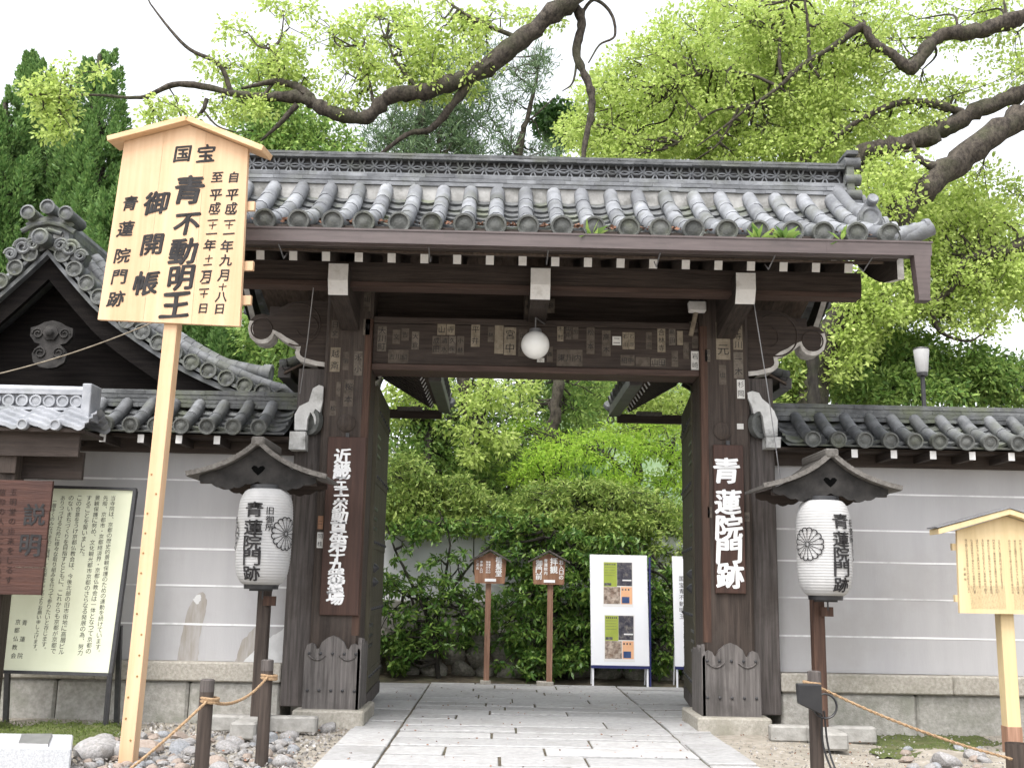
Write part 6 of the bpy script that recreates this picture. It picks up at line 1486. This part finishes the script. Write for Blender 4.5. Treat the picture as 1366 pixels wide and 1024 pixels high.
# mid trees behind the ridge, left of centre
grove('dark leafy tree rising behind the left end of the roof ridge', [(390, 165, 50, 40, 8, 10.5, 70), (350, 130, 35, 55, 8, 10, 40), (420, 190, 50, 25, 8, 10, 40), (340, 190, 40, 25, 8, 10, 36), (380, 330, 60, 60, 8, 10, 60)], [[(385, 520, 9.2, .2), (385, 320, 9.2, .17), (380, 190, 9.2, .1), (370, 110, 9.2, .04)]], 46, 'leaf_mid', .14, .42, 'broadleaf_tree', 'trees behind the gate roof')
def pine(label, trunk, ells, Y, n=44):
    T = in_ellipses(ells); st = [pl(s_) for s_ in trunk]; c = st[0][0]
    return leafy('pine_tree', (c[0], c[1], 0), label, 'tree', st, T, n, .38, .2, 'leaf_pine', 'bark', 'pines behind the gate roof', 0.0, .13, 5, True, .5, maxd=3)
pine('dense bluish pine behind the middle of the roof ridge', [[(560, 560, 10, .2), (562, 300, 10, .16), (565, 150, 10, .08), (570, 90, 10, .03)], [(545, 210, 10, .05), (520, 160, 10, .02)], [(625, 560, 9.6, .1), (585, 230, 9.6, .07), (600, 150, 9.6, .03)]],
     [(570, 165, 60, 40, 9, 11, 90), (600, 110, 50, 40, 9, 11, 50), (520, 185, 40, 25, 9, 11, 36), (630, 180, 30, 30, 9, 11, 26), (560, 200, 90, 14, 9, 11, 40), (620, 140, 30, 30, 9, 11, 20)], 10)
pine('thin open pine showing sky between its twigs, right of the dense one', [[(640, 560, 11, .14), (690, 215, 11, .10), (700, 170, 11, .07), (715, 110, 11, .04), (722, 60, 11, .015)], [(697, 170, 11, .03), (740, 130, 11, .012)], [(690, 210, 11, .035), (650, 150, 11, .015)]],
     [(690, 110, 45, 50, 10, 12, 26), (720, 90, 30, 30, 10, 12, 12), (660, 90, 30, 40, 10, 12, 14), (660, 180, 30, 30, 10, 12, 12), (730, 200, 30, 15, 10, 12, 8), (700, 205, 50, 10, 10, 12, 12)], 11, 44)
grove('small dark clump of evergreen crown left of the hanging branch', [(745, 165, 26, 24, 12, 13.5, 40)], [[(745, 560, 12.6, .16), (745, 300, 12.6, .13), (745, 160, 12.6, .04)]], 60, 'leaf_dark', .2, .4, 'broadleaf_tree', 'trees behind the gate roof')
# garden growth right, over the wall
def bush(label, ells, tr, lm='leaf_mid', n=46, size=.12, rad=.35, nm='garden_shrub'):
    T = in_ellipses(ells); st = [pl(tr)]; c = st[0][0]
    return leafy(nm, (c[0], c[1], 0), label, 'shrub', st, T, n, rad, size, lm, 'bark_dark', 'shrubs above the right wall', .3, .4, 5, True, maxd=2.5)
bush('light green rounded shrub just right of the gate above the wall coping', [(1060, 500, 40, 40, 4.5, 6, 70), (1075, 460, 30, 26, 5, 6.5, 34), (1040, 525, 30, 25, 4.5, 5.5, 30)], [(1060, 700, 5.4, .06), (1060, 580, 5.4, .05), (1062, 500, 5.4, .02)], 'leaf_hedge')
bush('dark green shrub behind the white garden lamp', [(1150, 500, 50, 40, 5.5, 7.5, 110), (1210, 490, 50, 50, 5.5, 7.5, 110), (1150, 450, 60, 40, 6.5, 8, 80), (1200, 520, 80, 20, 5, 6, 60)], [(1170, 700, 6.4, .08), (1170, 580, 6.4, .06), (1170, 480, 6.4, .02)], 'leaf_mid')
bush('dark green shrub right of the white garden lamp', [(1290, 500, 50, 40, 5.5, 7.5, 110), (1345, 515, 40, 35, 5.5, 7.5, 70), (1400, 520, 40, 40, 5.5, 7.5, 40)], [(1310, 700, 6.4, .08), (1310, 580, 6.4, .06), (1310, 490, 6.4, .02)], 'leaf_mid')
bush('shrub showing through the gap under the left carved bracket', [(385, 480, 40, 50, 4.5, 6, 80), (360, 440, 40, 40, 5, 7, 60)], [(385, 700, 5.4, .06), (385, 580, 5.4, .05), (385, 480, 5.4, .02)], 'leaf_mid')
tt = thing('bare_trunk', tuple(P(1085, 560, 4.0)*(1, 1, 0)), 'straight dark tree trunk rising above the wall coping right of the gate', 'tree')
m = MB(); limb(m, pl([(1086, 720, 4.0, .10), (1086, 560, 4.0, .10), (1084, 470, 4.0, .095), (1083, 380, 4.0, .09), (1080, 300, 4.2, .07)]), 10, .03); m.build('trunk', 'bark_dark', tt, 60)
# garden lamp
c = P(1233, 545, 3.2); gl = thing('garden_lamp', (c[0], 3.2, 0), 'white drum garden lamp on a dark pole above the right wall', 'lamp')
m = MB(); z1 = P(1231, 497, 3.2)[2]; z0 = P(1231, 467, 3.2)[2]
m.tube([(c[0], 3.2, -.1), (c[0], 3.2, z1-.04)], .035, 8); m.build('pole', 'metal_dark', gl, 40)
m = MB(); m.lathe((c[0], 3.2, 0), (0, 0, 1), [(z1, .075), (z1+.02, .085), (z0, .115), (z0+.01, .11)], 20); m.build('lamp_shade', 'paper', gl, 40)
m = MB(); m.lathe((c[0], 3.2, 0), (0, 0, 1), [(z1-.05, .05), (z1-.05, .08), (z1-.002, .082)], 18); m.lathe((c[0], 3.2, 0), (0, 0, 1), [(z0+.012, .12), (z0+.03, .11), (z0+.04, .02)], 18); m.build('lamp_fitting', 'metal_dark', gl, 40)
